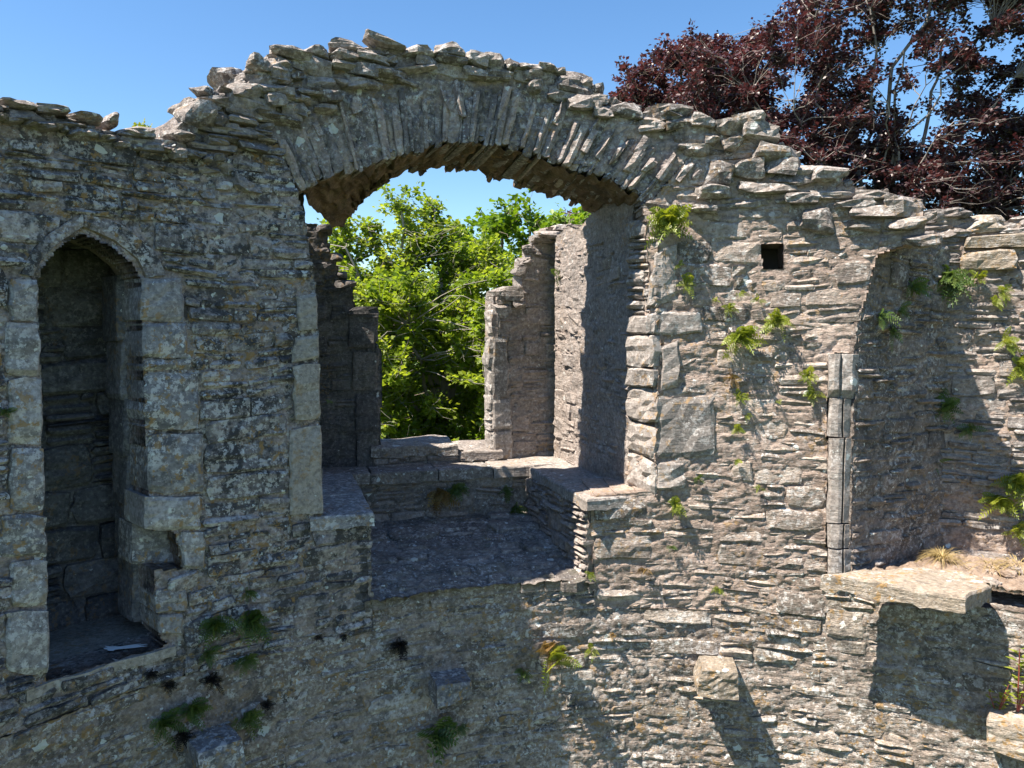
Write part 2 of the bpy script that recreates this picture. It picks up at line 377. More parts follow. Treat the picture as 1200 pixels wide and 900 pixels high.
def lay(reg, band=(0.09, 0.19), cell=(0.2, 0.55), thin=(0.028, 0.06), gap=0.010, big=0.35, seed=1, minw=0.05):
    """random coursed rubble: bands, cells in a band, each one big stone or a stack of thin ones"""
    g = np.random.default_rng(seed); u0, u1, v0, v1 = reg.box; out = []
    us = np.arange(u0, u1, 0.01)
    v = v0
    while v < v1:
        h = g.uniform(*band)
        i1, i2, i3 = (reg(us, np.full_like(us, v + h*q)) for q in (0.2, 0.5, 0.8))
        for m, vb, hb_ in ((i1 & i2 & i3, v, h), (i1 & i2 & ~i3, v, h*0.52), (~i1 & i2 & i3, v + h*0.48, h*0.52)):
            if not m.any(): continue
            d = np.diff(np.concatenate([[0], m.astype(int), [0]])); st = np.where(d == 1)[0]; en = np.where(d == -1)[0]
            for s_, e_ in zip(st, en):
                a = u0 + s_*0.01; b = u0 + e_*0.01
                if b - a < minw: continue
                while a < b - 0.02:
                    w = g.uniform(*cell); 
                    if b - a - w < 0.12: w = b - a
                    if (g.random() < big and w < 0.5) or hb_ < 0.05:
                        out.append((a, a+w, vb, vb+hb_, g.random()))
                    else:
                        y = vb
                        while y < vb + hb_ - 0.01:
                            t = g.uniform(*thin)
                            if vb + hb_ - y - t < 0.02: t = vb + hb_ - y
                            x = a
                            while x < a + w - 0.01:
                                ww = g.uniform(0.07, 0.34)
                                if a + w - x - ww < 0.06: ww = a + w - x
                                out.append((x, x+ww, y, y+t, g.random()))
                                x += ww
                            y += t
                    a += w
        v += h
    res = []
    for (a, b, c, d, r) in out:
        um, vm = (a+b)/2, (c+d)/2
        if not bool(reg(np.array([um]), np.array([vm]))[0]): continue
        gp = gap*(0.6 + 0.8*r)
        if b - a < 0.03 or d - c < 0.015: continue
        res.append((a + gp/2, b - gp/2, c + gp*0.4, d - gp*0.4))
    return res

def warp(u, v, s=1.0):
    return v + s*(0.04*vnoise(u*1.1, v*1.1, 3.3, 71) + 0.022*vnoise(u*3.1, v*2.4, 1.3, 72))

def put_stones(parent, S, cells, mat, limit=300, name='stone', pr=(0.0, 0.032), keep=1.0, seed=3, area=0.0006, warp_s=1.0, **kw):
    g = np.random.default_rng(seed)
    cells = [c for c in cells if g.random() < keep]
    order = sorted(range(len(cells)), key=lambda i: -(cells[i][1]-cells[i][0])*(cells[i][3]-cells[i][2]))
    acc = Acc(); nparts = 0
    for rank, i in enumerate(order):
        a, b, c, d = cells[i]
        j = g.normal(0, 0.006, (4, 2)); j[:, 1] *= 0.6
        quad = np.array([(a, c), (b, c), (b, d), (a, d)]) + j
        sl = g.normal(0, 0.012)*(b-a); quad[1:3, 1] += sl; quad[[0, 3], 1] -= sl
        if warp_s: quad[:, 1] = warp(quad[:, 0], quad[:, 1], warp_s)
        p = g.uniform(*pr)
        V, F, t = block(S, quad, p=p, **kw)
        if rank < limit and (b-a)*(d-c) > area:
            mesh_obj(name, V, F, mat, parent, t); nparts += 1
        else: acc.add(V, F, t)
    acc.build('small_stone_fill', mat, parent, kind='stuff')
    return nparts

def quads_named(parent, S, quads, mat, name, p=0.02, **kw):
    for qd in quads:
        V, F, t = block(S, qd, p=p, **kw); mesh_obj(name, V, F, mat, parent, t)

def sheet(parent, S, reg, mat, name='mortar', step=0.0115, amp=1.0, base=-0.006, thick=0.7, seed=0, aniso=(1.0, 1.0), back=True, smooth=False, warp_s=1.0):
    """the mortar face between the stones, as real relief, returned to the wall's thickness round every edge"""
    u0, u1, v0, v1 = reg.box
    nu = int((u1-u0)/step)+2; nv = int((v1-v0)/step)+2
    us = u0 + np.arange(nu)*step; vs = v0 + np.arange(nv)*step
    UU, VV = np.meshgrid(us, vs)
    mask = reg(UU[:-1, :-1] + step/2, VV[:-1, :-1] + step/2)
    need = np.zeros((nv, nu), bool)
    need[:-1, :-1] |= mask; need[1:, :-1] |= mask; need[:-1, 1:] |= mask; need[1:, 1:] |= mask
    jj, ii = np.where(need)
    num = -np.ones((nv, nu), int); num[jj, ii] = np.arange(len(jj))
    u = us[ii]; v = vs[jj]
    ax, ay = aniso
    wv = warp(u, v, warp_s)
    r1 = 1 - np.abs(vnoise(u*8*ax, wv*19*ay, 1.7, seed+1)) * 2
    r2 = 1 - np.abs(vnoise(u*20*ax + 3, wv*46*ay, 2.9, seed+2)) * 2
    h = 0.012*fbm(u*2.2, v*3.0, 0.5, seed+3, 3) + 0.013*vnoise(u*6*ax, wv*12*ay, 0.2, seed+4) + 0.010*vnoise(u*13*ax, wv*22*ay, 4.2, seed+14) - 0.022*np.clip(r1-0.62, 0, 1)*2 - 0.012*np.clip(r2-0.5, 0, 1)*2 + 0.006*vnoise(u*34*ax, wv*80*ay, 5.1, seed+5)
    w = base + amp*h
    du = 0.35*step*vnoise(u*60, v*60, 0.7, seed+6); dv = 0.35*step*vnoise(u*60, v*60, 8.7, seed+7)
    V = S(u+du, v+dv, w)
    mj, mi = np.where(mask)
    F = np.stack([num[mj, mi], num[mj, mi+1], num[mj+1, mi+1], num[mj+1, mi]], 1)
    Vs = [V]; Fs = [F]; n = len(V); T = np.clip(0.5 + 0.5*fbm(u*1.6, v*2.2, 2.2, seed+11, 3) + 0.25*vnoise(u*14, v*40, 1, seed+12), 0, 1); Ts = [T]
    pm = np.pad(mask, 1)
    for (dj, di, (a0, a1), (b0, b1)) in ((0, -1, (0, 0), (1, 0)), (0, 1, (1, 1), (0, 1)), (-1, 0, (0, 1), (0, 0)), (1, 0, (1, 0), (1, 1))):
        ej, ei = np.where(mask & ~pm[1+dj:pm.shape[0]-1+dj, 1+di:pm.shape[1]-1+di])
        if len(ej) == 0: continue
        ia = num[ej+a0, ei+a1]; ib = num[ej+b0, ei+b1]
        prev_a, prev_b = ia, ib
        steps = max(1, int(round(thick/0.18)))
        for q in range(steps):
            dpt = -thick*(q+1)/steps
            wob = 0.02 if q < steps-1 else 0.0
            ua, va, ub, vb = u[ia], v[ia], u[ib], v[ib]
            Va = S(ua + wob*vnoise(ua*7, va*9, dpt*5, seed+21), va + wob*vnoise(ua*7, va*9, dpt*5, seed+22), np.full(len(ua), dpt))
            Vb = S(ub + wob*vnoise(ub*7, vb*9, dpt*5, seed+21), vb + wob*vnoise(ub*7, vb*9, dpt*5, seed+22), np.full(len(ub), dpt))
            na = n + np.arange(len(ua)); nb = na + len(ua)
            Vs += [Va, Vb]; Ts += [T[ia], T[ib]]; n += 2*len(ua)
            Fs.append(np.stack([prev_b, prev_a, na, nb], 1)); prev_a, prev_b = na, nb
    if back:
        for j in range(0, mask.shape[0]):
            row = mask[j].astype(int); d = np.diff(np.concatenate([[0], row, [0]])); st = np.where(d == 1)[0]; en = np.where(d == -1)[0]
            for s_, e_ in zip(st, en):
                k = max(1, int((e_-s_)*step/0.3)); cu = us[0] + np.linspace(s_, e_, k+1)*step
                lo = S(cu, np.full(k+1, vs[j]), np.full(k+1, -thick)); hi = S(cu, np.full(k+1, vs[j]+step), np.full(k+1, -thick))
                Vs += [lo, hi]; Ts += [np.full(2*(k+1), 0.5)]
                i0 = n + np.arange(k); Fs.append(np.stack([i0+1, i0, i0+k+1, i0+k+2], 1)); n += 2*(k+1)
    return mesh_obj(name, np.concatenate(Vs), np.concatenate(Fs), mat, parent, np.concatenate(Ts), smooth)

# ------------------------------------------------------------------ a loose rock
def rock(c, ax, size, seed, mat, parent, name='capstone', n=4, power=0.62, cuts=6, rough=0.06):
    g = np.random.default_rng(seed)
    pts = {}; F = []
    lin = np.linspace(-1, 1, n)
    V = []
    def vid(p):
        k = tuple(np.round(p, 5))
        if k not in pts: pts[k] = len(V); V.append(p)
        return pts[k]
    for axis in range(3):
        for sg in (-1, 1):
            for i in range(n-1):
                for j in range(n-1):
                    cs = []
                    for (a, b) in ((i, j), (i+1, j), (i+1, j+1), (i, j+1)):
                        p = [0, 0, 0]; p[axis] = sg; p[(axis+1) % 3] = lin[a]; p[(axis+2) % 3] = lin[b]; cs.append(vid(tuple(p)))
                    F.append(tuple(cs) if sg > 0 else tuple(cs[::-1]))
    P = np.array(V, float)
    nn = np.linalg.norm(P, axis=1, keepdims=True)
    P = P*(1-power*0.55) + P/nn*(power*0.55)*1.25
    for q in range(cuts):
        d = g.normal(0, 1, 3); d /= np.linalg.norm(d); lim = g.uniform(0.72, 0.98)
        s = P @ d; over = np.clip(s - lim, 0, None); P = P - over[:, None]*d
    P = P*(1 + rough*2*vnoise(P[:, 0]*1.7, P[:, 1]*1.7, P[:, 2]*1.7 + seed, 3)[:, None]) + rough*0.5*np.stack([vnoise(P[:, 0]*4, P[:, 1]*4, P[:, 2]*4 + seed, 13+q) for q in range(3)], 1)
    P = P/np.abs(P).max(0)*np.asarray(size)/2
    W = np.asarray(c) + P[:, :1]*ax[0] + P[:, 1:2]*ax[1] + P[:, 2:3]*ax[2]
    return mesh_obj(name, W, F, mat, parent, float(np.clip(g.normal(0.5, 0.22), 0, 1)))

def cyl_frame(u):
    th = u/RR; t = np.array([math.cos(th), -math.sin(th), 0]); n = np.array([-math.sin(th), -math.cos(th), 0])
    return t, Z3, n
def cap_px(parent, lst, seed0, mat=None, push=0.0, depth=None):
    """rubble capstones given by where they sit on the tower face: centre, width and height in photo pixels"""
    for k, it in enumerate(lst):
        x, y, w, h = it[:4]; rot = it[4] if len(it) > 4 else rnd.uniform(-5, 5)
        u, v = cyl(x, y); p = S_cyl(u, v, 0); dist = p[1]*CP - p[2]*SP
        t, up, n = cyl_frame(u); sx = w/FPX*dist/max(0.6, abs(np.dot(n, -p/np.linalg.norm(p)))); sy = h/FPX*dist
        cr, sr = math.cos(R_(rot)), math.sin(R_(rot))
        yaw = R_(rnd.uniform(-14, 14)); t2 = t*math.cos(yaw) + n*math.sin(yaw); n2 = n*math.cos(yaw) - t*math.sin(yaw)
        ax = (t2*cr - up*sr, t2*sr + up*cr, n2)
        dz = depth or max(0.16, min(0.42, sx*rnd.uniform(0.7, 1.1)))
        off = rnd.uniform(0.0, 0.05) + push - dz/2 + 0.045
        rock(p + n*off, ax, (sx*1.08, sy*1.16, dz), seed0+k, mat or M['cap'], parent, n=5, power=0.42, cuts=7, rough=0.06)

def edge_caps(parent, prof, seed, stepx=15, hw=(10, 26), hh=(5, 11), dy=0, push=-0.06):
    """small bedded stones all along a ragged wall top"""
    g = np.random.default_rng(seed); P = np.asarray(prof, float); x = P[0, 0]; lst = []
    while x < P[-1, 0]:
        w = g.uniform(*hw); y = np.interp(x + w/2, P[:, 0], P[:, 1]); sl = (np.interp(x + w, P[:, 0], P[:, 1]) - np.interp(x, P[:, 0], P[:, 1]))/w
        lst.append((x + w/2, y + dy + g.uniform(-2, 5), w, g.uniform(*hh), max(-22, min(22, -math.degrees(math.atan(sl))*0.5 + g.uniform(-5, 5))))); x += w*g.uniform(0.75, 1.0)
    cap_px(parent, lst, seed*10, push=push)

# ================================================================== THE SETTING
def grid_plane(name, mat, size, z, n):
    xs = np.linspace(-1, 1, n); xs = np.sign(xs)*np.abs(xs)**3*size
    X, Y = np.meshgrid(xs, xs + 0.0)
    Z = z + 0.12*fbm(X*0.2, Y*0.2, 0, 5, 3)*(np.hypot(X, Y) > 9)
    V = np.stack([X, Y, Z], -1).reshape(-1, 3); idx = np.arange(n*n).reshape(n, n)
    F = np.stack([idx[:-1, :-1], idx[:-1, 1:], idx[1:, 1:], idx[1:, :-1]], -1).reshape(-1, 4)
    o = mesh_obj(name, V, F, mat); o["kind"] = "structure"; return o
grid_plane("ground", M['grass'], 2500, GROUND, 121)

# ------------------------------------------------------------------ polygons of the tower face (u, v on the round inner face)
V_SPLIT = -1.80
def uv(x, y): return cyl(x, y)
uL = uv(-170, 400)[0]; uR = uv(1330, 500)[0]
jambL = cylp([(358, 252), (364, 300), (371, 340), (376, 480), (379, 606)])
seatL = cylp([(379, 606), (433, 600), (436, 640), (437, 703)])
niche_top = cylp([(-170, 120), (0, 128), (60, 136), (110, 150), (150, 162), (225, 174), (262, 184), (330, 166), (344, 214), (358, 252)])
u_fl, v_fl = uv(437, 703)
niche_poly = np.concatenate([niche_top, jambL[1:], seatL[1:], [(u_fl, V_SPLIT)], [(uL, V_SPLIT)]])
niche_open_px = [(46, 330), (50, 314), (70, 289), (98, 273), (130, 288), (156, 308), (166, 328), (168, 400), (170, 470), (175, 560), (177, 621), (205, 623), (215, 667), (181, 669), (183, 690), (187, 745), (198, 756), (130, 778), (57, 800), (56, 700), (52, 560), (48, 430)]
niche_open = cylp(niche_open_px)
# dressed stones beside the niche
jR = [(165, 326, 214, 377), (167, 379, 220, 419), (168, 421, 226, 434), (169, 436, 233, 504), (173, 508, 238, 577), (168, 581, 236, 621)]
jR2 = [(212, 624, 242, 667), (182, 690, 218, 718), (185, 720, 214, 744)]
jL = [(12, 326, 45, 376), (6, 378, 47, 440), (10, 443, 50, 520), (12, 524, 53, 600), (2, 603, 55, 655), (14, 658, 57, 712), (8, 715, 58, 790)]
lint = [[(24, 322), (44, 322), (50, 308), (98, 268), (98, 254), (52, 282)], [(98, 264), (164, 318), (192, 322), (182, 294), (146, 264), (98, 250)]]
def pxrect(r, sh=0):
    x0, y0, x1, y1 = r; return cylp([(x0, y1), (x1, y1+sh), (x1, y0+sh), (x0, y0)])
pale = [[(340, 605), (379, 601), (376, 497), (339, 502)], [(345, 494), (376, 491), (375, 425), (342, 428)], [(342, 424), (374, 420), (373, 392), (346, 396)], [(350, 388), (373, 385), (371, 342), (347, 346)]]
pale_q = [cylp(q) for q in pale]
niche_hold = [pxrect(r) for r in jR + jR2 + jL] + pale_q + [cylp(l) for l in lint]
reg_niche = region([niche_poly], [niche_open])
reg_niche_st = region([niche_poly], [niche_open] + niche_hold)

W_niche = thing("tower_wall", "shaded lichen-covered round wall holding the dark pointed doorway", "wall", S_cyl((uL+u_fl)/2, GROUND, 0))
sheet(W_niche, S_cyl, reg_niche, M['left_mortar'], thick=0.24, seed=100, amp=0.7, base=-0.010, back=False)
cav = np.array([(uv(46, 500)[0]-0.12, -2.0), (uv(165, 600)[0]+0.36, -2.0), (uv(165, 600)[0]+0.36, 0.58), (uv(46, 500)[0]-0.12, 0.58)])
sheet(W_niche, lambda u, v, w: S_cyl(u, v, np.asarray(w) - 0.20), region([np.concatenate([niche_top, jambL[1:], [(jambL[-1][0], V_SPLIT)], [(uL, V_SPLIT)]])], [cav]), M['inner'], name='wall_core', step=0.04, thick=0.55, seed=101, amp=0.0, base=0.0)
cells = lay(reg_niche_st, band=(0.10, 0.19), cell=(0.22, 0.6), thin=(0.035, 0.075), seed=5, big=0.42)
put_stones(W_niche, S_cyl, cells, M['left'], 285, pr=(-0.016, 0.014), keep=0.95, seed=8, rough=0.010, bulge=0.008, wob=0.010)
for r in jR: quads_named(W_niche, S_cyl, [pxrect(r)], M['dressed_shade'], 'jamb_stone', p=0.006, rough=0.008, bulge=0.014, strata=0.003, depth=0.28, res=0.04, k=0.18, wob=0.010)
for r in jR2 + jL: quads_named(W_niche, S_cyl, [pxrect(r)], M['dressed_shade'], 'jamb_stone', p=0.004, rough=0.010, bulge=0.014, strata=0.004, depth=0.28, res=0.04, k=0.26, wob=0.012)
for q in pale_q: quads_named(W_niche, S_cyl, [q], M['pale_jamb'], 'jamb_stone', p=0.010, rough=0.008, bulge=0.006, strata=0.002, depth=0.3, res=0.045, k=0.14, wob=0.009)
side_l = region([[(uL-2.6, GROUND-0.3), (uL+0.06, GROUND-0.3), (uL+0.06, niche_top[0][1]), (uL-1.0, niche_top[0][1]+0.06), (uL-2.6, niche_top[0][1]-0.1)]])
sheet(W_niche, S_cyl, side_l, M['left_mortar'], name='plain_stretch', thick=0.75, seed=140, amp=1.3, step=0.035)
# pointed head of the doorway: two curved stones with a chamfered lower edge
def head_stone(outer, inner):
    o = cylp(outer); i_ = cylp(inner); n = 9
    def rs(P):
        d = np.concatenate([[0], np.cumsum(np.linalg.norm(np.diff(P, axis=0), axis=1))]); s = np.linspace(0, d[-1], n)
        return np.stack([np.interp(s, d, P[:, 0]), np.interp(s, d, P[:, 1])], 1)
    O, I = rs(o), rs(i_); V = []; F = []
    mid = I + (O-I)*0.22
    for nm, rows, mt in (('arch_stone', [(O, -0.10), (O, 0.004), (I*0.45+O*0.55, 0.010), (mid, 0.004)], M['left']), ('arch_chamfer', [(mid, 0.004), (I, -0.09), (I + (I-O)*0.04, -0.32)], M['soffit_stone'])):
        V = [S_cyl(P[:, 0] + 0.006*vnoise(P[:, 0]*14, P[:, 1]*14, w*9, 14), P[:, 1] + 0.006*vnoise(P[:, 0]*14, P[:, 1]*14, w*9, 15), w + 0.006*vnoise(P[:, 0]*20, P[:, 1]*20, w*9, 4)) for (P, w) in rows]; F = []
        for r in range(len(rows)-1):
            for k in range(n-1): F.append((r*n+k, r*n+k+1, (r+1)*n+k+1, (r+1)*n+k))
        mesh_obj(nm, np.concatenate(V), F, mt, W_niche, 0.5)
head_stone([(26, 322), (32, 300), (56, 274), (97, 249)], [(44, 324), (50, 306), (72, 285), (98, 271)])
head_stone([(98, 249), (142, 264), (180, 294), (194, 322)], [(99, 271), (131, 286), (157, 306), (167, 326)])
V, F, t = block(lambda u, v, w: S_cyl(u, v, np.asarray(w) - 0.16 + 0.25*(np.asarray(u) - uv(190, 645)[0])), cylp([(170, 670), (220, 668), (218, 622), (170, 620)]), p=0.0, depth=0.2, rough=0.006, bulge=0.004, k=0.1)
mesh_obj('socket_stone', V, F, M['dressed_shade'], W_niche, 0.2)
# inside of the niche: back wall, floor slab, side blocks, ceiling
nc_u = (uv(46, 500)[0] + uv(152, 500)[0])/2
nu0, nu1 = uv(40, 500)[0]-0.25, uv(165, 600)[0]+0.30
S_back = lambda u, v, w: S_cyl(u, v, np.asarray(w) - 0.72)
z_sill = uv(130, 778)[1]
reg_back = region([[(nu0, z_sill-0.05), (nu1, z_sill-0.05), (nu1, 0.62), (nu0, 0.62)]])
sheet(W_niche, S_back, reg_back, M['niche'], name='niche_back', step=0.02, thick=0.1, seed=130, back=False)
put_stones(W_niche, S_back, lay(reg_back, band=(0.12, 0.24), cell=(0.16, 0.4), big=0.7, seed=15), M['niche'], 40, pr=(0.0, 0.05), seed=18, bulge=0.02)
fl = np.array(niche_open_px[16:20])
def curved_slab(u0, u1, w0, w1, z0, th, mat, parent, name, nu=14, nw=7, rough=0.008, lip=None, seed=1):
    uu = np.linspace(u0, u1, nu); wwv = np.linspace(w0, w1, nw); UU, WW = np.meshgrid(uu, wwv)
    lipw = np.zeros_like(UU) if lip is None else lip(UU)*(WW > w1-1e-6)
    top = S_cyl(UU, z0 + rough*fbm(UU*6, WW*6, 0.3, seed, 3), WW + lipw); bot = top - np.array([0, 0, th])
    V = np.concatenate([top.reshape(-1, 3), bot.reshape(-1, 3)]); n = nu*nw; idx = np.arange(n).reshape(nw, nu); F = []
    for j in range(nw-1):
        for i in range(nu-1):
            F.append((idx[j, i], idx[j+1, i], idx[j+1, i+1], idx[j, i+1])); F.append(tuple(q+n for q in (idx[j, i], idx[j, i+1], idx[j+1, i+1], idx[j+1, i])))
    ring = np.concatenate([idx[0, :], idx[1:, -1], idx[-1, -2::-1], idx[-2:0:-1, 0]])
    for i in range(len(ring)):
        a, b = ring[i], ring[(i+1) % len(ring)]; F.append((a, b, b+n, a+n))
    return mesh_obj(name, V, [tuple(int(q) for q in f) for f in F], mat, parent, 0.5)
curved_slab(uv(30, 800)[0], uv(206, 757)[0], -0.74, 0.004, z_sill, 0.05, M['pale_jamb'], W_niche, 'sill', lip=lambda u: 0.015*vnoise(u*9, 0, 0, 3), seed=4)
curved_slab(nu0, nu1, -0.72, -0.30, 0.60, 0.10, M['inner'], W_niche, 'niche_ceiling', seed=6)
# stones of the right-hand inner jamb, set back in the opening
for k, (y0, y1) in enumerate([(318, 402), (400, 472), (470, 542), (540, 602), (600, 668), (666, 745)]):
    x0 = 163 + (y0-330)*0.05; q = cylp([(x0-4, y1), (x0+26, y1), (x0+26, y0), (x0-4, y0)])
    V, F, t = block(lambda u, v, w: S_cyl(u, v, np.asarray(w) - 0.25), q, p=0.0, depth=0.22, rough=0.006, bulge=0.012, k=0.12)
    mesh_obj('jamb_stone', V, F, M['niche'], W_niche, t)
# bird dropping on the sill
def splat(cx, cy, ln, parent):
    g = np.random.default_rng(5); acc = Acc(); c = np.array([*S_cyl(*uv(cx, cy), -0.0)[:2], z_sill + 0.012])
    d0 = ray(cx, cy); c = d0*((z_sill+0.014)/d0[2])
    for k in range(9):
        a = g.uniform(0, 6.28) if k > 3 else R_(12 + k*9); L = ln*g.uniform(0.35, 1.0)*(1.4 if k < 3 else 0.55); w = L*0.08 + 0.004
        d = np.array([math.cos(a), math.sin(a), 0]); s = np.array([-d[1], d[0], 0]); pts = []
        for q in range(5):
            f = q/4; ww = w*(1-f)**0.7 + 0.002
            pts += [c + d*L*f + s*ww, c + d*L*f - s*ww]
        V = np.array(pts); V[:, 2] += 0.001*k*0.3; acc.add(V, [(2*q, 2*q+1, 2*q+3, 2*q+2) for q in range(4)])
    n = 14; ang = np.linspace(0, 2*np.pi, n, endpoint=False); r = 0.035*(1 + 0.3*g.normal(size=n))
    acc.add(np.concatenate([[c + [0, 0, 0.004]], c + np.stack([np.cos(ang)*r*1.4, np.sin(ang)*r*0.9, 0*ang + 0.003], 1)]), [(0, 1+k, 1+(k+1) % n) for k in range(n)])
    acc.build('bird_dropping', M['dropping'], parent)
splat(134, 760, 0.13, W_niche)
# slabs along the ragged top of the niche wall
cap_px(W_niche, [(15,124,34,11,-2),(30,138,54,16,-4),(62,130,40,9,-6),(100,139,32,11,-5),(134,141,17,14,10),(115,160,74,14,-7),(70,146,40,12,-4),(186,173,78,18,-5),(215,160,32,14,3),(160,156,36,11,-4),
                 (236,200,36,10,-3),(267,198,32,13,4),(281,213,38,21,2),(-30,124,50,16,0),(-80,122,60,14,0),(228,182,30,11,-3),(300,172,40,12,2),(250,168,30,12,8)], 400, depth=0.34)
cap_px(W_niche, [(20,120,50,8),(90,131,44,8),(150,150,40,9),(190,160,34,10)], 440, push=-0.25, depth=0.4)

edge_caps(W_niche, [(-160, 122), (0, 128), (60, 136), (110, 149), (150, 160), (232, 172)], 801)
edge_caps(W_niche, [(-160, 128), (0, 134), (60, 142), (110, 155), (150, 166), (250, 180)], 802, dy=5, push=0.0)
# ------------------------------------------------------------------ the arch
intr = cylp([(352, 222), (358, 217), (380, 208), (400, 200), (437, 190), (473, 181), (513, 171), (547, 165), (577, 167), (607, 176), (637, 186), (667, 196), (700, 205), (722, 215), (742, 226), (754, 234)])
extr = cylp([(322, 158), (335, 156), (370, 134), (420, 115), (470, 103), (520, 96), (545, 94), (560, 94), (600, 99), (650, 116), (700, 138), (730, 146), (760, 158), (785, 170), (800, 182)])
def resamp(P, s):
    d = np.concatenate([[0], np.cumsum(np.linalg.norm(np.diff(P, axis=0), axis=1))]); d /= d[-1]
    return np.stack([np.interp(s, d, P[:, 0]), np.interp(s, d, P[:, 1])], -1)
arch_top = cylp([(222, 172), (212, 150), (216, 132), (232, 116), (262, 112), (284, 96), (296, 74), (318, 66), (345, 62), (400, 58), (440, 54), (490, 60), (545, 64), (590, 78), (640, 82), (680, 90), (696, 104), (700, 122), (740, 130), (806, 138), (826, 150)])
arch_right = cylp([(826, 150), (812, 178), (790, 205), (762, 238), (752, 240)])
low = resamp(intr, np.linspace(1, 0, 40)) + np.array([0, 0.035])
arch_poly = np.concatenate([arch_top, arch_right[1:], low, cylp([(344, 214), (330, 166), (262, 184)])])
reg_arch = region([arch_poly])
vous_poly = np.concatenate([resamp(extr, np.linspace(0, 1, 40)), resamp(intr, np.linspace(1, 0, 40))])
reg_cap = region([arch_poly], [vous_poly])
ARCH = thing("stone_arch", "broken segmental stone arch of thin upright slabs topped with loose rubble", "arch", S_cyl(uv(550, 165)[0], uv(550, 240)[1], -0.35))
sheet(ARCH, S_cyl, reg_arch, M['arch'], thick=0.76, seed=200, amp=1.0, base=-0.014)
def vault_d(q): return 0.70 + np.where(np.asarray(q) < 0.48, 0.50, 0.34)*((np.asarray(q) - 0.48)/0.5)**2
g = np.random.default_rng(31); s = 0.0; L = np.linalg.norm(np.diff(intr, axis=0), axis=1).sum()
soff_acc = []
while s < 1.0:
    w = (g.uniform(0.022, 0.042) if g.random() < 0.65 else g.uniform(0.042, 0.075))/L; s1 = min(1.0, s + w)
    i0, i1 = resamp(intr, np.array([s, s1])); e0, e1 = resamp(extr, np.array([s, s1]))
    f = g.uniform(0.62, 1.05); e0 = i0 + (e0-i0)*f; e1 = i1 + (e1-i1)*f
    lo = g.normal(-0.004, 0.012); dirn = (e0-i0)/np.linalg.norm(e0-i0); gp = (i1-i0)*0.02
    quad = np.array([i0 + dirn*lo + gp, i1 + dirn*lo - gp, e1 - (e1-e0)*0.05, e0 + (e1-e0)*0.05])
    V, F, t = block(S_cyl, quad, p=g.uniform(-0.026, 0.014), rough=0.012, bulge=0.006, k=0.2, wob=0.009, res=0.05, strata=0.003, back=-(float(vault_d(s)) + g.uniform(-0.07, 0.09)))
    mesh_obj('voussoir', V, F, M['arch'], ARCH, t)
    s = s1
# a second row of small springers packed over the haunches
for k, (x, y, w_, h_, rot) in enumerate([(640, 128, 9, 34, 24), (655, 134, 8, 30, 26), (520, 112, 8, 36, -16), (536, 116, 9, 44, -14), (590, 122, 9, 44, 14), (415, 125, 14, 18, -24), (440, 122, 10, 16, -22), (372, 152, 8, 16, -30), (697, 146, 10, 24, 30), (690, 166, 8, 30, 28), (742, 192, 12, 40, 32), (765, 190, 12, 36, 34), (782, 196, 10, 40, 36), (800, 200, 12, 30, 40), (812, 208, 9, 26, 44), (752, 172, 14, 22, 40), (725, 178, 7, 38, 30), (708, 172, 7, 34, 30)]):
    u, v = uv(x, y); p = S_cyl(u, v, 0); t, up, n = cyl_frame(u); sz = p[1]/FPX; cr, sr = math.cos(R_(rot)), math.sin(R_(rot))
    rock(p - n*0.10, (t*cr - up*sr, t*sr + up*cr, n), (w_*sz, h_*sz, 0.28), 900+k, M['arch'], ARCH, name='voussoir', n=3, power=0.15, cuts=3, rough=0.05)
cells = lay(reg_cap, band=(0.07, 0.13), cell=(0.14, 0.36), thin=(0.03, 0.055), seed=9, big=0.6)
put_stones(ARCH, S_cyl, cells, M['cap'], 130, pr=(-0.01, 0.05), keep=0.9, seed=12, rough=0.014, bulge=0.016, k=0.45, wob=0.012, area=0.001)
# rough underside
ns, nd = 150, 44
ss, dd = np.meshgrid(np.linspace(0, 1, ns), np.linspace(0.0, 1, nd))
I2 = resamp(intr, ss.ravel())
edge_d = vault_d(ss.ravel()) + 0.03 + 0.07*vnoise(ss.ravel()*38, 0, 0, 61) + 0.05*vnoise(ss.ravel()*90, 0, 0, 62)
wd = -0.02 - dd.ravel()*edge_d
nz = 0.020*vnoise(ss.ravel()*44, wd*5, 0, 63) + 0.018*vnoise(ss.ravel()*110, wd*11, 0, 64) + 0.02*fbm(ss.ravel()*12, wd*4, 0, 65)
haunch = lambda q, f: 0.50*np.clip(1 - np.asarray(q)/0.30, 0, 1)**0.8*f          # the vault closes in to the rear on its left side
Vv = S_cyl(I2[:, 0] + haunch(ss.ravel(), dd.ravel()), I2[:, 1] - 0.002 + nz - 0.05*(dd.ravel())**2*np.clip(1-ss.ravel()*5, 0, 1), wd)
idx = np.arange(ns*nd).reshape(nd, ns)
Fq = np.stack([idx[:-1, :-1], idx[:-1, 1:], idx[1:, 1:], idx[1:, :-1]], -1).reshape(-1, 4)
mesh_obj('soffit', Vv, Fq, M['soffit'], ARCH, np.clip(0.5 + vnoise(ss.ravel()*60, wd*6, 0, 66)*0.6, 0, 1))
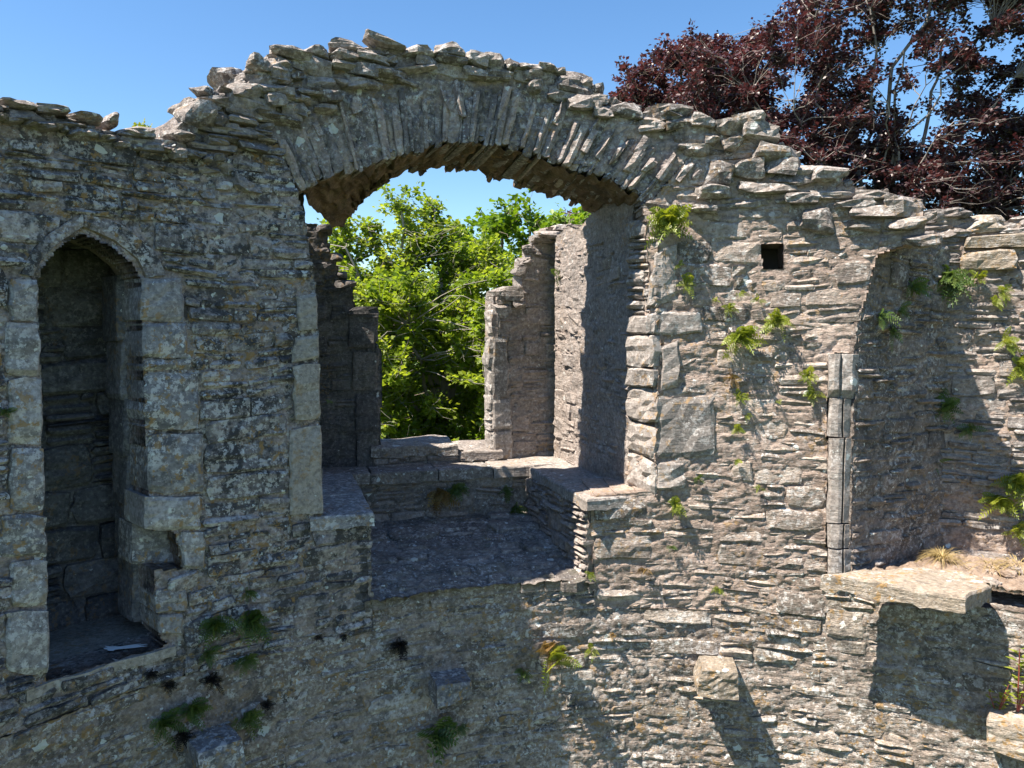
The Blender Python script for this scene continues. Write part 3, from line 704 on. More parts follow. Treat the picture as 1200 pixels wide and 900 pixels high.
# hanging stones that make the ragged rear edge of the vault
for k in range(60):
    s_ = g.random() if k < 44 else g.uniform(0, 0.28); i_ = resamp(intr, np.array([s_]))[0]; t, up, n = cyl_frame(i_[0])
    p = S_cyl(i_[0] + float(haunch(s_, 0.93)), i_[1] + 0.015 + g.uniform(-0.02, 0.02), -float(vault_d(s_)) + 0.12 - g.uniform(0, 0.20)); tilt = (s_-0.52)*1.1
    ax = (t*math.cos(tilt) - up*math.sin(tilt), t*math.sin(tilt) + up*math.cos(tilt), n)
    rock(p, ax, (g.uniform(0.02, 0.07), g.uniform(0.04, 0.10), g.uniform(0.10, 0.26)), 1000+k, M['soffit'], ARCH, name='soffit_stone', n=3, power=0.2, cuts=4, rough=0.08)
cap_px(ARCH, [(301,77,23,18,4),(328,83,34,28,0),(368,78,42,24,3),(340,62,42,13,4),(372,61,26,11,6),(309,94,27,17,-20),(287,108,31,15,2),(318,108,42,17,-3),(378,98,31,13,0),(248,109,33,13,4),(250,119,31,10,0),
              (288,121,42,12,2),(320,120,24,13,-6),(352,117,42,14,4),(385,114,30,15,-4),(231,137,40,30,-8),(258,143,28,14,3),(345,129,20,14,0),(380,129,26,11,0),(330,142,62,12,0),(285,156,72,14,3),(218,150,24,12,0),
              (418,56,52,11,2),(450,51,46,10,10),(402,67,30,13,3),(490,62,42,11,-3),(526,60,34,14,2),(530,71,32,12,2),(557,73,23,15,4),(580,75,24,17,3),(598,79,16,13,8),(620,79,30,10,3),(622,88,32,12,-6),(672,96,48,34,6),
              (626,101,22,14,-8),(652,113,20,15,0),(681,122,30,17,8),(644,80,26,9,4),(480,82,66,12,-14),(455,86,42,13,-3),(440,70,42,11,4),(585,90,34,9,2),(500,72,26,11,-4),(555,86,30,10,4),(425,84,36,14,0),(402,96,34,12,4),(430,100,30,10,0),
              (708,131,23,15,3),(733,130,38,18,2),(780,134,60,17,3),(765,146,30,15,0),(824,143,28,14,4),(700,118,24,12,6)], 500)
cap_px(ARCH, [(300,70,44,20),(350,58,50,14),(430,50,60,12),(505,56,60,12),(570,68,50,14),(640,80,60,14),(262,106,40,16),(690,112,40,18)], 600, push=-0.35, depth=0.42)

edge_caps(ARCH, [(290, 88), (316, 72), (345, 66), (400, 62), (440, 58), (490, 64), (545, 66), (590, 77), (640, 81), (690, 98), (740, 128), (815, 138)], 803, hw=(9, 24))
edge_caps(ARCH, [(232, 118), (262, 112), (284, 98), (300, 84)], 804, hw=(9, 22))
# ------------------------------------------------------------------ pier wall to the right of the window
seatR = cylp([(766, 576), (691, 583), (694, 630), (697, 690)])
pier_left = cylp([(752, 240), (757, 262), (762, 330), (766, 440), (768, 576)])
u_fr, v_fr = uv(697, 690)
pier_right = cylp([(968, 688), (970, 415), (1004, 412), (1008, 372), (1018, 336), (1028, 298), (1082, 280)])
pier_top = cylp([(1084, 262), (1080, 244), (1050, 232), (1000, 218), (975, 206), (940, 198), (930, 178), (905, 166), (892, 144), (850, 142), (826, 150), (812, 178), (790, 205), (762, 238)])
pier_poly = np.concatenate([pier_left, seatR[1:], [(u_fr, V_SPLIT), (pier_right[0][0], V_SPLIT)], pier_right, pier_top])
hole = cylp([(893, 315), (918, 315), (918, 285), (893, 285)])
pq = [[(757, 360), (792, 350), (794, 286), (768, 292)], [(755, 391), (824, 391), (822, 366), (758, 366)], [(774, 458), (797, 452), (796, 399), (775, 404)], [(769, 537), (838, 534), (837, 464), (770, 467)], [(769, 575), (803, 572), (804, 540), (769, 541)]]
pq_uv = [cylp(q) for q in pq]
big = [[(612+0, 0)]*4]
reg_pier = region([pier_poly], [hole]); reg_pier_st = region([pier_poly], [hole] + pq_uv)
PIER = thing("pier_wall", "sunlit rubble pier with a small square hole, right of the arch", "wall", S_cyl(uv(860, 600)[0], GROUND, 0))
sheet(PIER, S_cyl, reg_pier, M['warm_mortar'], thick=0.62, seed=300, amp=0.62, base=-0.006)
cells = lay(reg_pier_st, band=(0.09, 0.2), cell=(0.14, 0.42), thin=(0.032, 0.085), seed=21, big=0.40)
put_stones(PIER, S_cyl, cells, M['warm'], 295, pr=(-0.020, 0.002), keep=0.96, seed=22, rough=0.009, bulge=0.008, wob=0.012, k=0.30, strata=0.004)
quads_named(PIER, S_cyl, pq_uv, M['dressed'], 'quoin', p=0.008, rough=0.012, bulge=0.010, strata=0.003, depth=0.2, res=0.045, k=0.22, wob=0.014)
# lining of the square hole
hu0, hu1 = hole[0][0], hole[1][0]; hv0, hv1 = hole[0][1], hole[2][1]
hb = Acc(); q = S_cyl(np.array([hu0-.02, hu1+.02, hu1+.02, hu0-.02]), np.array([hv0-.02, hv0-.02, hv1+.02, hv1+.02]), np.full(4, -0.34)); hb.add(q, [(0, 1, 2, 3)])
hb.build('hole_back', M['hole'], PIER)
cap_px(PIER, [(808,158,38,23,4),(833,163,19,14,0),(852,150,30,18,-6),(878,142,36,14,-4),(889,156,40,26,6),(858,168,27,17,-3),(817,178,32,15,4),(905,181,62,25,3),(843,204,36,28,0),(876,198,34,23,2),(915,196,37,18,8),(942,201,22,15,2),(970,203,44,18,4),
              (898,221,68,19,-2),(835,225,38,16,0),(925,212,50,16,4),(985,227,74,12,4),(1058,243,44,24,4),(1030,247,62,15,3),(960,259,38,29,6),(1010,267,38,10,0),(1080,282,42,15,3),(1030,230,50,12,6),(1000,240,50,13,0),(940,232,38,14,2),(872,240,60,12,2),(820,246,44,13,0),(1062,262,40,14,4)], 700)
edge_caps(PIER, [(850, 146), (892, 150), (912, 172), (935, 184), (948, 200), (985, 210), (1010, 222), (1055, 234), (1088, 250)], 805, hw=(9, 24))
# worn splayed corner between pier and reveal
cA = S_cyl(*uv(768, 400), 0.0)[:2]; cB = loc(1.02, 0.20)[:2]
dch = np.array([cA[0]-cB[0], cA[1]-cB[1], 0]); lch = np.linalg.norm(dch); dch /= lch; nch = np.array([dch[1], -dch[0], 0])
S_ch = S_plane([cB[0], cB[1], 0], dch, Z3, nch)
def on_S(x, y, O, du, n):
    p = on_plane(x, y, np.asarray(O, float), n); return ((p - np.asarray(O, float)) @ du, p[2])
reg_ch = region([[(-0.02, -1.06), (lch+0.02, -1.06), (lch+0.02, 0.85), (-0.02, 0.85)]])
sheet(PIER, S_ch, reg_ch, M['warm_mortar'], name='corner_mortar', thick=0.12, seed=330, amp=1.2, back=False)
put_stones(PIER, S_ch, lay(reg_ch, band=(0.12, 0.3), cell=(0.2, 0.5), big=0.75, seed=23), M['dressed'], 40, name='quoin', pr=(0.0, 0.03), seed=24, bulge=0.014, rough=0.01)

# ------------------------------------------------------------------ window embrasure: reveals, seats, floor, back wall
SEAT_Z = -1.05
EMB = thing("window_embrasure", "deep window recess with two stone seats and a worn floor under the arch", "window recess", loc(0, 0.8, -1.6))
S_rr = S_plane(loc(1.02, 0, 0), A3, Z3, -R3)
prof = [(0.16, SEAT_Z), (1.72, SEAT_Z), (1.72, 0.86), (1.4, 0.93), (1.2, 0.86), (0.9, 0.95), (0.7, 1.0), (0.16, 0.98)]
reg_rr = region([prof])
sheet(EMB, S_rr, reg_rr, M['reveal'], name='reveal', step=0.014, thick=0.5, seed=400, amp=0.42, back=False)
put_stones(EMB, S_rr, lay(reg_rr, band=(0.09, 0.2), cell=(0.16, 0.42), seed=41, big=0.6), M['reveal'], 90, pr=(-0.016, 0.003), keep=0.7, seed=42, rough=0.006, bulge=0.005)
# left reveal (mostly hidden behind the front wall)
S_lr = S_plane(loc(-1.10, 0, 0), A3, Z3, R3)
reg_lr = region([[(0.3, SEAT_Z), (1.72, SEAT_Z), (1.72, 0.85), (1.45, 0.95), (1.3, 1.25), (0.7, 1.35), (0.3, 1.35)]])  # unseen top edge raised to block sun from the embrasure floor
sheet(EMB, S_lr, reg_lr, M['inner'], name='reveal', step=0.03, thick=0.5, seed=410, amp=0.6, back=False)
def slab(parent, S, poly, th, mat, name, seed=1, step=0.05, rough=0.006):
    """a flat stone with an irregular outline; S maps outline coordinates, thickness goes below it"""
    P = np.asarray(poly, float); out = []
    for i in range(len(P)):
        a, b = P[i], P[(i+1) % len(P)]; n = max(1, int(np.linalg.norm(b-a)/step))
        for k in range(n): out.append(a + (b-a)*k/n)
    out = np.array(out); c = out.mean(0)
    out = out + 0.010*np.stack([vnoise(out[:, 0]*9, out[:, 1]*9, seed, 1), vnoise(out[:, 0]*9, out[:, 1]*9, seed+5, 2)], 1)
    rings = [(1.0, -th, 0.005), (1.0, -th*0.5, -0.006), (1.0, -0.012, 0.0), (0.975, 0.0, 0), (0.6, 0.0, 0), (0.25, 0.0, 0)]
    V = []; F = []; m = len(out)
    for (f, w, j) in rings:
        Q = c + (out-c)*f + (out-c)*j
        V.append(S(Q[:, 0], Q[:, 1], w + rough*vnoise(Q[:, 0]*7, Q[:, 1]*7, seed + w*30, 3) + (rough*1.5*vnoise(Q[:, 0]*20, Q[:, 1]*20, seed, 7) if w < -0.013 else 0)))
    for r in range(len(rings)-1):
        for k in range(m): F.append((r*m+k, r*m+(k+1) % m, (r+1)*m+(k+1) % m, (r+1)*m+k))
    F.append(tuple((len(rings)-1)*m + k for k in range(m))); F.append(tuple(range(m-1, -1, -1)))
    return mesh_obj(name, np.concatenate(V), F, mat, parent, 0.5)
S_top = S_plane(loc(0, 0, SEAT_Z), R3, A3, Z3)
M_seat = M['dressed']
slab(EMB, S_top, [(0.615, -0.05), (1.12, -0.03), (1.10, 0.42), (0.62, 0.50)], 0.075, M_seat, 'seat_slab', 3)
slab(EMB, S_top, [(0.625, 0.515), (1.08, 0.435), (1.06, 1.40), (0.63, 1.22)], 0.070, M_seat, 'seat_slab', 4)
slab(EMB, S_top, [(-1.12, -0.05), (-0.745, -0.04), (-0.75, 0.55), (-1.12, 0.55)], 0.075, M['dressed_shade'], 'seat_slab', 5)
slab(EMB, S_top, [(-1.12, 0.565), (-0.75, 0.565), (-0.76, 1.40), (-1.12, 1.40)], 0.075, M['dressed_shade'], 'seat_slab', 6)
def riser(r, a0, a1, sgn, mat, seed):
    S = S_plane(loc(r, 0, 0), A3, Z3, sgn*R3); rg = region([[(a0, -1.66), (a1, -1.66), (a1, SEAT_Z-0.075), (a0, SEAT_Z-0.075)]])
    sheet(EMB, S, rg, mat, name='seat_riser', step=0.016, thick=0.14, seed=seed, amp=0.7, back=False)
    put_stones(EMB, S, lay(rg, band=(0.08, 0.16), cell=(0.2, 0.5), thin=(0.025, 0.05), seed=seed, big=0.2), mat, 30, pr=(-0.01, 0.02), seed=seed+1)
riser(0.643, 0.03, 1.30, -1, M['reveal'], 420)
riser(-0.765, 0.03, 1.36, 1, M['inner'], 425)
# back wall under the light
S_bw = S_plane(loc(0, 1.36, 0), R3, Z3, -A3)
reg_bw = region([[(-1.05, -1.55), (0.8, -1.55), (0.8, SEAT_Z-0.03), (-1.05, SEAT_Z-0.03)]])
sheet(EMB, S_bw, reg_bw, M['floor'], name='back_wall', step=0.016, thick=0.3, seed=430, amp=0.9, back=False)
put_stones(EMB, S_bw, lay(reg_bw, band=(0.1, 0.2), cell=(0.2, 0.5), seed=43, big=0.5), M['reveal'], 40, pr=(-0.02, 0.02), seed=44, keep=0.8)
# ledge along the foot of the window jambs
for k, (r0, r1) in enumerate([(-1.12, -0.62), (-0.61, -0.1), (-0.09, 0.36), (0.37, 0.70), (0.71, 1.06)]):
    slab(EMB, S_top, [(r0, 1.31), (r1, 1.32), (r1, 1.74), (r0, 1.74)], 0.085, M['floor'] if k < 3 else M_seat, 'ledge_stone', 10+k)
# floor, rising a little to the back, worn down along the front edge
S_fl = S_plane(loc(0, 0, -1.585), R3, A3 + 0.115*Z3, Z3)
def a_cyl(r, inset=0.0):
    d = EF + r*ER - CC; bq = d @ EA; return -bq + math.sqrt(bq*bq - (d @ d) + (RR-inset)**2)
reg_fl = region([[(r, a_cyl(r, 0.01)) for r in np.linspace(-0.80, 0.70, 12)] + [(0.70, 1.42), (-0.80, 1.42)]])
def S_floor(u, v, w):
    P = S_fl(u, v, w); P[..., 2] -= 0.06*np.clip(0.35 - np.asarray(v), 0, 0.5)**1.2*0.9; return P
sheet(EMB, S_floor, reg_fl, M['floor'], name='floor', step=0.016, thick=0.07, seed=440, amp=0.8, aniso=(1.0, 0.6), back=False, warp_s=0)
put_stones(EMB, S_floor, lay(reg_fl, band=(0.12, 0.3), cell=(0.15, 0.42), thin=(0.08, 0.16), seed=45, big=0.7, gap=0.02), M['floor'], 60, name='paving_stone', pr=(-0.012, 0.012), keep=0.8, seed=46, rough=0.008, bulge=0.006, k=0.5, wob=0.02, warp_s=0)
# low broken parapet in the opening
S_pp = S_plane(loc(0, 1.66, 0), R3, Z3, -A3)
reg_pp = region([[(-0.56, SEAT_Z-0.1), (0.52, SEAT_Z-0.1), (0.52, -0.99), (0.2, -0.96), (-0.2, -0.92), (-0.56, -0.90)]])
sheet(EMB, S_pp, reg_pp, M['floor'], name='parapet', step=0.02, thick=0.38, seed=450, back=True)
put_stones(EMB, S_pp, lay(reg_pp, band=(0.06, 0.11), cell=(0.2, 0.5), seed=47, big=0.5), M['reveal'], 30, pr=(0.0, 0.03), seed=48)
S_pt = S_plane(loc(0, 1.66, -0.90), R3, A3 + 0.06*Z3, Z3)
for k, (r0, r1, dz) in enumerate([(-0.57, 0.14, 0.0), (0.15, 0.53, -0.06)]):
    slab(EMB, lambda u, v, w, dz=dz: S_pt(u, v, np.asarray(w) + dz), [(r0, -0.03), (r1, -0.04), (r1, 0.42), (r0, 0.42)], 0.07, M['cap'], 'parapet_slab', 20+k, rough=0.015)

# ------------------------------------------------------------------ outer jambs of the window
def jamb_wall(name, label, pxpoly, a, mat, mmat, seed, dressed, side_r, side_sgn, ztop, base, turn=0.0):
    T = thing(name, label, "wall", base)
    ct, st_ = math.cos(turn), math.sin(turn); R3 = globals()['R3']*ct + globals()['A3']*st_; A3 = globals()['A3']*ct - globals()['R3']*st_
    O = loc(side_r, a, 0); S = S_plane(O, R3, Z3, -A3)
    P = np.array([((lambda p: ((p-O) @ R3, p[2]))(on_plane(x, y, O, A3))) for x, y in pxpoly])
    dq = [np.array([((lambda p: ((p-O) @ R3, p[2]))(on_plane(x, y, O, A3))) for x, y in q]) for q in dressed]
    rg = region([P]); rs = region([P], dq)
    sheet(T, S, rg, mmat, thick=0.17, seed=seed, amp=0.8, step=0.016)
    put_stones(T, S, lay(rs, band=(0.07, 0.15), cell=(0.15, 0.4), thin=(0.03, 0.055), seed=seed+1, big=0.45), mat, 120, pr=(-0.014, 0.010), keep=0.8, seed=seed+2, rough=0.008, bulge=0.006)
    quads_named(T, S, dq, M['dressed'] if side_sgn < 0 else M['inner'], 'jamb_stone', p=0.02, rough=0.005, bulge=0.006, strata=0.002, depth=0.15, k=0.16, res=0.05, wob=0.009)
    # the side towards the light
    S2 = S_plane(loc(side_r, a, 0), globals()['A3'], Z3, side_sgn*globals()['R3'])
    r2 = region([[(-0.01, SEAT_Z), (0.20, SEAT_Z), (0.20, ztop), (-0.01, ztop)]])
    sheet(T, S2, r2, mmat, name='side_mortar', thick=0.05, seed=seed+5, amp=0.8, step=0.016, back=False)
    put_stones(T, S2, lay(r2, band=(0.12, 0.3), cell=(0.2, 0.5), seed=seed+6, big=0.8), M['dressed'] if side_sgn < 0 else M['inner'], 30, name='jamb_stone', pr=(0.0, 0.03), seed=seed+7)
    return T, S
PIL, S_pil = jamb_wall("window_jamb", "sun-edged right window jamb stepping up to a ragged top", [(580, 545), (668, 545), (674, 262), (642, 267), (640, 284), (624, 286), (622, 303), (614, 305), (611, 345), (579, 348)],
    1.70, M['reveal'], M['reveal'], 500, [[(578, 540), (600, 540), (599, 505), (577, 506)], [(577, 503), (599, 502), (598, 468), (577, 469)], [(577, 466), (594, 465), (594, 392), (577, 393)]], 0.455, -1, 0.20, loc(0.75, 1.85, -4.6), turn=R_(12))
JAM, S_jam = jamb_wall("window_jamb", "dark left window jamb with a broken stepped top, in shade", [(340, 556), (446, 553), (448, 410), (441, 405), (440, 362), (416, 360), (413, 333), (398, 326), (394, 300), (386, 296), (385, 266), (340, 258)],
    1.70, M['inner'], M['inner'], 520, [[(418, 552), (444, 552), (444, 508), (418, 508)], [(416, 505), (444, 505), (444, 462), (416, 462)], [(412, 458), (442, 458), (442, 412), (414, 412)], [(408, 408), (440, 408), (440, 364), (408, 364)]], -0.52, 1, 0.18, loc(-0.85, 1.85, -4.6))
for k, (x, y, w_, h_, par, O) in enumerate([(595, 344, 38, 16, PIL, 1.70), (588, 364, 24, 17, PIL, 1.70), (609, 356, 18, 12, PIL, 1.7), (611, 318, 16, 9, PIL, 1.78), (619, 306, 18, 9, PIL, 1.78), (626, 293, 24, 9, PIL, 1.78), (638, 281, 28, 9, PIL, 1.78), (648, 274, 32, 9, PIL, 1.7), (660, 268, 24, 10, PIL, 1.8),
                                          (424, 366, 36, 12, JAM, 1.70), (404, 332, 26, 10, JAM, 1.70), (392, 300, 20, 9, JAM, 1.7), (378, 268, 22, 9, JAM, 1.7), (400, 322, 14, 8, JAM, 1.7)]):
    p = on_plane(x, y, loc(0, O, 0), A3); s_ = p[1]/FPX
    rock(p + A3*0.07, (R3, Z3, -A3), (w_*s_*1.08, h_*s_*1.15, 0.22), 1200+k, M['cap'] if par is PIL else M['inner'], par, n=4, power=0.3)

# ------------------------------------------------------------------ lower tower wall with its corbels
low_poly = np.array([(uL, GROUND-0.3), (uR, GROUND-0.3), (uR, -1.62), (uv(1168, 720)[0], -1.60), (uv(962, 700)[0], -1.60), (pier_right[0][0], V_SPLIT), (u_fr, V_SPLIT), (u_fr, -1.60), (u_fl, -1.62), (u_fl, V_SPLIT), (uL, V_SPLIT)])
vis_poly = low_poly.copy(); vis_poly[:2, 1] = -3.15
LOW = thing("tower_wall", "lower curved wall of rough rubble below the window floor, with stone corbels", "wall", S_cyl(0.0, GROUND, -0.3))
reg_low = region([vis_poly])
sheet(LOW, S_cyl, reg_low, M['lower_mortar'], thick=0.72, seed=600, amp=0.66, step=0.0125, base=-0.005)
bot = region([[(uL, GROUND-0.3), (uR, GROUND-0.3), (uR, -3.15), (uL, -3.15)]])
sheet(LOW, S_cyl, bot, M['lower_mortar'], name='wall_foot', thick=0.72, seed=600, amp=1.2, step=0.05, back=False)
side_r = region([[(uR-0.06, GROUND-0.3), (uR+2.2, GROUND-0.3), (uR+2.2, -1.62), (uR-0.06, -1.62)]])
sheet(LOW, S_cyl, side_r, M['lower_mortar'], name='plain_stretch', thick=0.72, seed=640, amp=1.3, step=0.035)
reg_low_st = region([vis_poly])
cells = lay(reg_low_st, band=(0.08, 0.19), cell=(0.16, 0.5), thin=(0.032, 0.08), seed=61, big=0.36)
put_stones(LOW, S_cyl, cells, M['lower'], 300, pr=(-0.022, 0.002), keep=0.94, seed=62, rough=0.010, bulge=0.008, wob=0.012, k=0.30, strata=0.004)
def corbel(x0, y0, x1, y1, out, mat, seed):
    """a worn square stone standing out from the wall; the photo box is its front face"""
    u, v = uv((x0+x1)/2, (y0+y1)/2); th, up, n = cyl_frame(u); d = ray((x0+x1)/2, (y0+y1)/2)
    # point on the ray that lies 'out' in front of the round face
    lo, hi = 0.5, 8.0
    for _ in range(40):
        mid = (lo+hi)/2
        if np.hypot(*(d*mid)[:2] - CC) < RR - out: lo = mid
        else: hi = mid
    p = d*lo; sz = p[1]*CP - p[2]*SP
    o = rock(p - n*(out/2 + 0.10), (th, up, n), ((x1-x0)/FPX*sz*1.04, (y1-y0)/FPX*sz*1.06, out + 0.24), seed, mat, LOW, name='corbel', n=9, power=0.16, cuts=1, rough=0.045)
    return o
corbel(817, 786, 866, 820, 0.24, M['slab'], 41)
corbel(510, 800, 556, 832, 0.19, M['dressed_shade'], 42)
corbel(232, 872, 288, 925, 0.22, M['dressed_shade'], 43)
corbel(1162, 850, 1240, 892, 0.22, M['slab'], 44)

# ------------------------------------------------------------------ recess at the right
LEDGE_Z = -1.45
J = S_cyl(*uv(1004, 672), -0.02); J = np.array([J[0], J[1], 0])
dK = ray(1103, 640); K = dK*(LEDGE_Z/dK[2]); K = np.array([K[0], K[1], 0])
du_s = K - J; ls = np.linalg.norm(du_s); du_s /= ls; n_s = np.array([du_s[1], -du_s[0], 0])
S_spl = S_plane(J, du_s, Z3, n_s)
REC = thing("splayed_wall", "shaded splayed side of the right-hand recess, behind the moulded jamb", "wall", [*((J+K)/2)[:2], GROUND])
spx = [(1000, 676), (1112, 640), (1112, 284), (1082, 279), (1030, 297), (1018, 336), (1008, 372), (1004, 412)]
spoly = np.array([on_S(x, y, J, du_s, n_s) for x, y in spx]); spoly[0] = (-0.05, LEDGE_Z-0.15); spoly[1] = (ls+0.02, LEDGE_Z-0.1); spoly[2][0] = ls+0.02
reg_sp = region([spoly])
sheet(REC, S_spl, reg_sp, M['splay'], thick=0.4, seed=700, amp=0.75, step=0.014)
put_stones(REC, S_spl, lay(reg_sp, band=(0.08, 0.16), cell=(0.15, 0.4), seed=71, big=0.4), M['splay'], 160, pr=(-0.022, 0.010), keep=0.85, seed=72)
# moulded jamb stones at its front edge
def moulded(y0, y1, x0=970, x1=1005, cap=False):
    z0 = uv(x0, y1)[1]; z1 = uv(x0, y0)[1]; uA = uv(x0, (y0+y1)/2)[0]; uB = uv(x1, (y0+y1)/2)[0]
    w = uB-uA
    pr_ = [(0, -0.2), (0, 0.03), (w*0.10, 0.05), (w*0.34, 0.055), (w*0.46, 0.045), (w*0.50, 0.012), (w*0.55, 0.040), (w*0.9, -0.015), (w*1.0, -0.06), (w*1.0, -0.2)]
    if cap: pr_ = [(0, -0.2), (0, 0.06), (w*0.2, 0.075), (w*0.36, 0.07), (w*0.42, 0.04), (w*0.5, 0.055), (w*0.8, 0.05), (w*1.02, 0.0), (w*1.05, -0.2)]
    n = 6; V = []; F = []; m = len(pr_)
    for i in range(n):
        f = i/(n-1); z = z0 + 0.002 + (z1-z0-0.004)*f; sh = 1.0 if 0 < i < n-1 else 0.96
        if cap and i == 0: sh = 0.4
        for (a, b) in pr_: V.append(S_cyl(uA + a + 0.006*vnoise(a*20, z*16, y0, 4), z + (0.004*vnoise(a*20, 0, y0, 5)), b*(sh if b > 0 else 1) + 0.006*vnoise(a*20, z*22, y0, 6)))
    for i in range(n-1):
        for j in range(m-1): F.append((i*m+j, i*m+j+1, (i+1)*m+j+1, (i+1)*m+j))
    F.append(tuple(range(m-1, -1, -1))); F.append(tuple((n-1)*m+j for j in range(m)))
    mesh_obj('moulded_stone', np.array(V), F, M['dressed'], REC, rnd.uniform(0.3, 0.7))
for (a, b, c) in [(414, 466, True), (466, 511, False), (512, 611, False), (612, 640, False), (641, 674, False)]: moulded(a, b, cap=c)
# far wall of the recess
MV = np.array([0.93, -0.37, 0]); MV /= np.linalg.norm(MV); n_f = np.array([MV[1], -MV[0], 0]); n_f = n_f if n_f[1] < 0 else -n_f
S_far = S_plane(K, MV, Z3, n_f)
FAR = thing("recess_wall", "banded slate back wall of the right-hand recess, crossed by a slanting shadow", "wall", [*(K + MV*0.8)[:2], GROUND])
fpx = [(1092, 284), (1092, 262), (1112, 252), (1150, 256), (1200, 262), (1230, 268), (1320, 262)]
fpoly = np.array([on_S(x, y, K, MV, n_f) for x, y in fpx]); fpoly = np.concatenate([[(-0.25, LEDGE_Z-0.12)], [(-0.25, fpoly[1][1])], fpoly[1:], [(fpoly[-1][0], LEDGE_Z-0.12)]])
far_named = [[(1124, 318), (1192, 316), (1190, 292), (1126, 296)], [(1126, 291), (1240, 288), (1240, 272), (1128, 278)]]
fq = [np.array([on_S(x, y, K, MV, n_f) for x, y in q]) for q in far_named]
reg_far = region([fpoly]); reg_far_st = region([fpoly], fq)
sheet(FAR, S_far, reg_far, M['warm_mortar'], thick=0.6, seed=720, amp=0.9, step=0.014)
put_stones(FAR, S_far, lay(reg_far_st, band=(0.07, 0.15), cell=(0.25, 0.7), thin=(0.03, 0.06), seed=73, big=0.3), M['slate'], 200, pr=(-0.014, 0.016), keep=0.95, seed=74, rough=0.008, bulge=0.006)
quads_named(FAR, S_far, fq, M['slab'], 'stone', p=0.04, rough=0.006, bulge=0.006, depth=0.15)
f_end = fpoly[-1][0]; f_top = fpoly[-2][1]
sheet(FAR, S_far, region([[(f_end, GROUND), (f_end+3.0, GROUND), (f_end+3.0, f_top-0.15), (f_end+1.2, f_top+0.1), (f_end, f_top)]]), M['warm_mortar'], name='plain_stretch', thick=0.6, seed=745, amp=1.3, step=0.035)
for k, (x, y, w_, h_) in enumerate([(1098, 257, 40, 24), (1150, 262, 60, 25), (1192, 270, 44, 14), (1225, 262, 50, 22), (1122, 250, 30, 14), (1210, 257, 40, 12), (1100, 276, 40, 14), (1130, 272, 26, 12)]):
    p = on_plane(x, y, K, n_f); s_ = p[1]/FPX
    rock(p - n_f*0.10, (MV, Z3, n_f), (w_*s_*1.1, h_*s_*1.05, 0.30), 1300+k, M['cap'] if k != 1 else M['slab'], FAR, n=5, power=0.8, cuts=7)
# earth ledge and the long projecting slab
LED = thing("stone_ledge", "earth-topped ledge of the right-hand recess with one long projecting lichened slab", "ledge", [*(J*0.5 + K*0.5)[:2], LEDGE_Z])
cu = np.linspace(uv(985, 690)[0], uR, 24); edge_pts = [S_cyl(u_, 0, -0.07)[:2] for u_ in cu]
lp = np.array(edge_pts + [(K + MV*1.9)[:2], K[:2] + np.array([-0.02, 0.02]), J[:2]])
reg_led = region([lp]); u0, u1, v0, v1 = reg_led.box
S_led = S_plane([0, 0, LEDGE_Z], [1, 0, 0], [0, 1, 0], [0, 0, 1])
sheet(LED, S_led, reg_led, M['dirt'], name='earth', step=0.02, thick=0.06, amp=1.6, base=-0.04, seed=740, aniso=(1.0, 0.35), back=False, warp_s=0)
p0 = np.array([on_plane(x, y, np.array([0, 0, LEDGE_Z+0.02]), Z3)[:2] for x, y in [(962, 675), (1010, 681), (1060, 689), (1095, 695), (1130, 701), (1162, 687), (1150, 676), (1080, 664), (1010, 668)]])
S_sl = S_plane([0, 0, LEDGE_Z+0.02], [1, 0, 0], [0, 1, 0], [0, 0, 1])
slab(LED, S_sl, p0, 0.082, M['slab'], 'projecting_slab', 33, step=0.035, rough=0.016)
for k in range(16):
    x = rnd.uniform(1130, 1215); y = rnd.uniform(664, 712); p = on_plane(x, y, np.array([0, 0, LEDGE_Z-0.02]), Z3)
    if not inpoly(np.array([p[0]]), np.array([p[1]]), lp)[0]: continue
    a = rnd.uniform(0, 6); rock(p, (np.array([math.cos(a), math.sin(a), 0]), np.array([-math.sin(a), math.cos(a), 0]), Z3), (rnd.uniform(.07, .16), rnd.uniform(.05, .1), rnd.uniform(.04, .08)), 1400+k, M['dirt'] if k % 2 else M['warm'], LED, name='loose_stone', n=3)

# ================================================================== PLANTS ON THE WALLS
def frond_geo(root, d, L, droop, npin, wpin, g, nrm_=Z3):
    """one arching frond: midrib strip and paired leaflets"""
    d = d/np.linalg.norm(d); side = np.cross(d, nrm_)
    if np.linalg.norm(side) < 0.1: side = np.array([1.0, 0, 0])
    side /= np.linalg.norm(side); roll = g.uniform(-0.7, 0.7); nrm = np.cross(side, d); side = side*math.cos(roll) + nrm*math.sin(roll)
    f = np.linspace(0, 1, npin+2)
    pts = root + np.outer(f, d)*L - np.outer(f**2, Z3)*droop*L
    tan = np.gradient(pts, axis=0); tan /= np.linalg.norm(tan, axis=1, keepdims=True)
    V = []; F = []
    for i in range(npin+1):
        w = 0.012*L
        V += [pts[i]-side*w, pts[i]+side*w, pts[i+1]+side*w, pts[i+1]-side*w]; b = len(V)-4; F.append((b, b+1, b+2, b+3))
    for i in range(1, npin+1):
        prof_ = math.sin(math.pi*min(1, 0.18 + f[i]*0.85))**0.7; l = wpin*L*prof_*g.uniform(0.85, 1.1); hw = L/npin*0.42
        for sg in (-1, 1):
            out = side*sg*0.94 + tan[i]*0.35; out /= np.linalg.norm(out); up = np.cross(out, tan[i])*0.12*sg*l
            a = pts[i]; m = a + out*l*0.5 + tan[i]*hw + up; m2 = a + out*l*0.5 - tan[i]*hw*0.8 + up; e = a + out*l - Z3*l*0.15
            b = len(V); V += [a, m2, e, m]; F.append((b, b+1, b+2, b+3))
    return np.array(V), F
PLACED = []
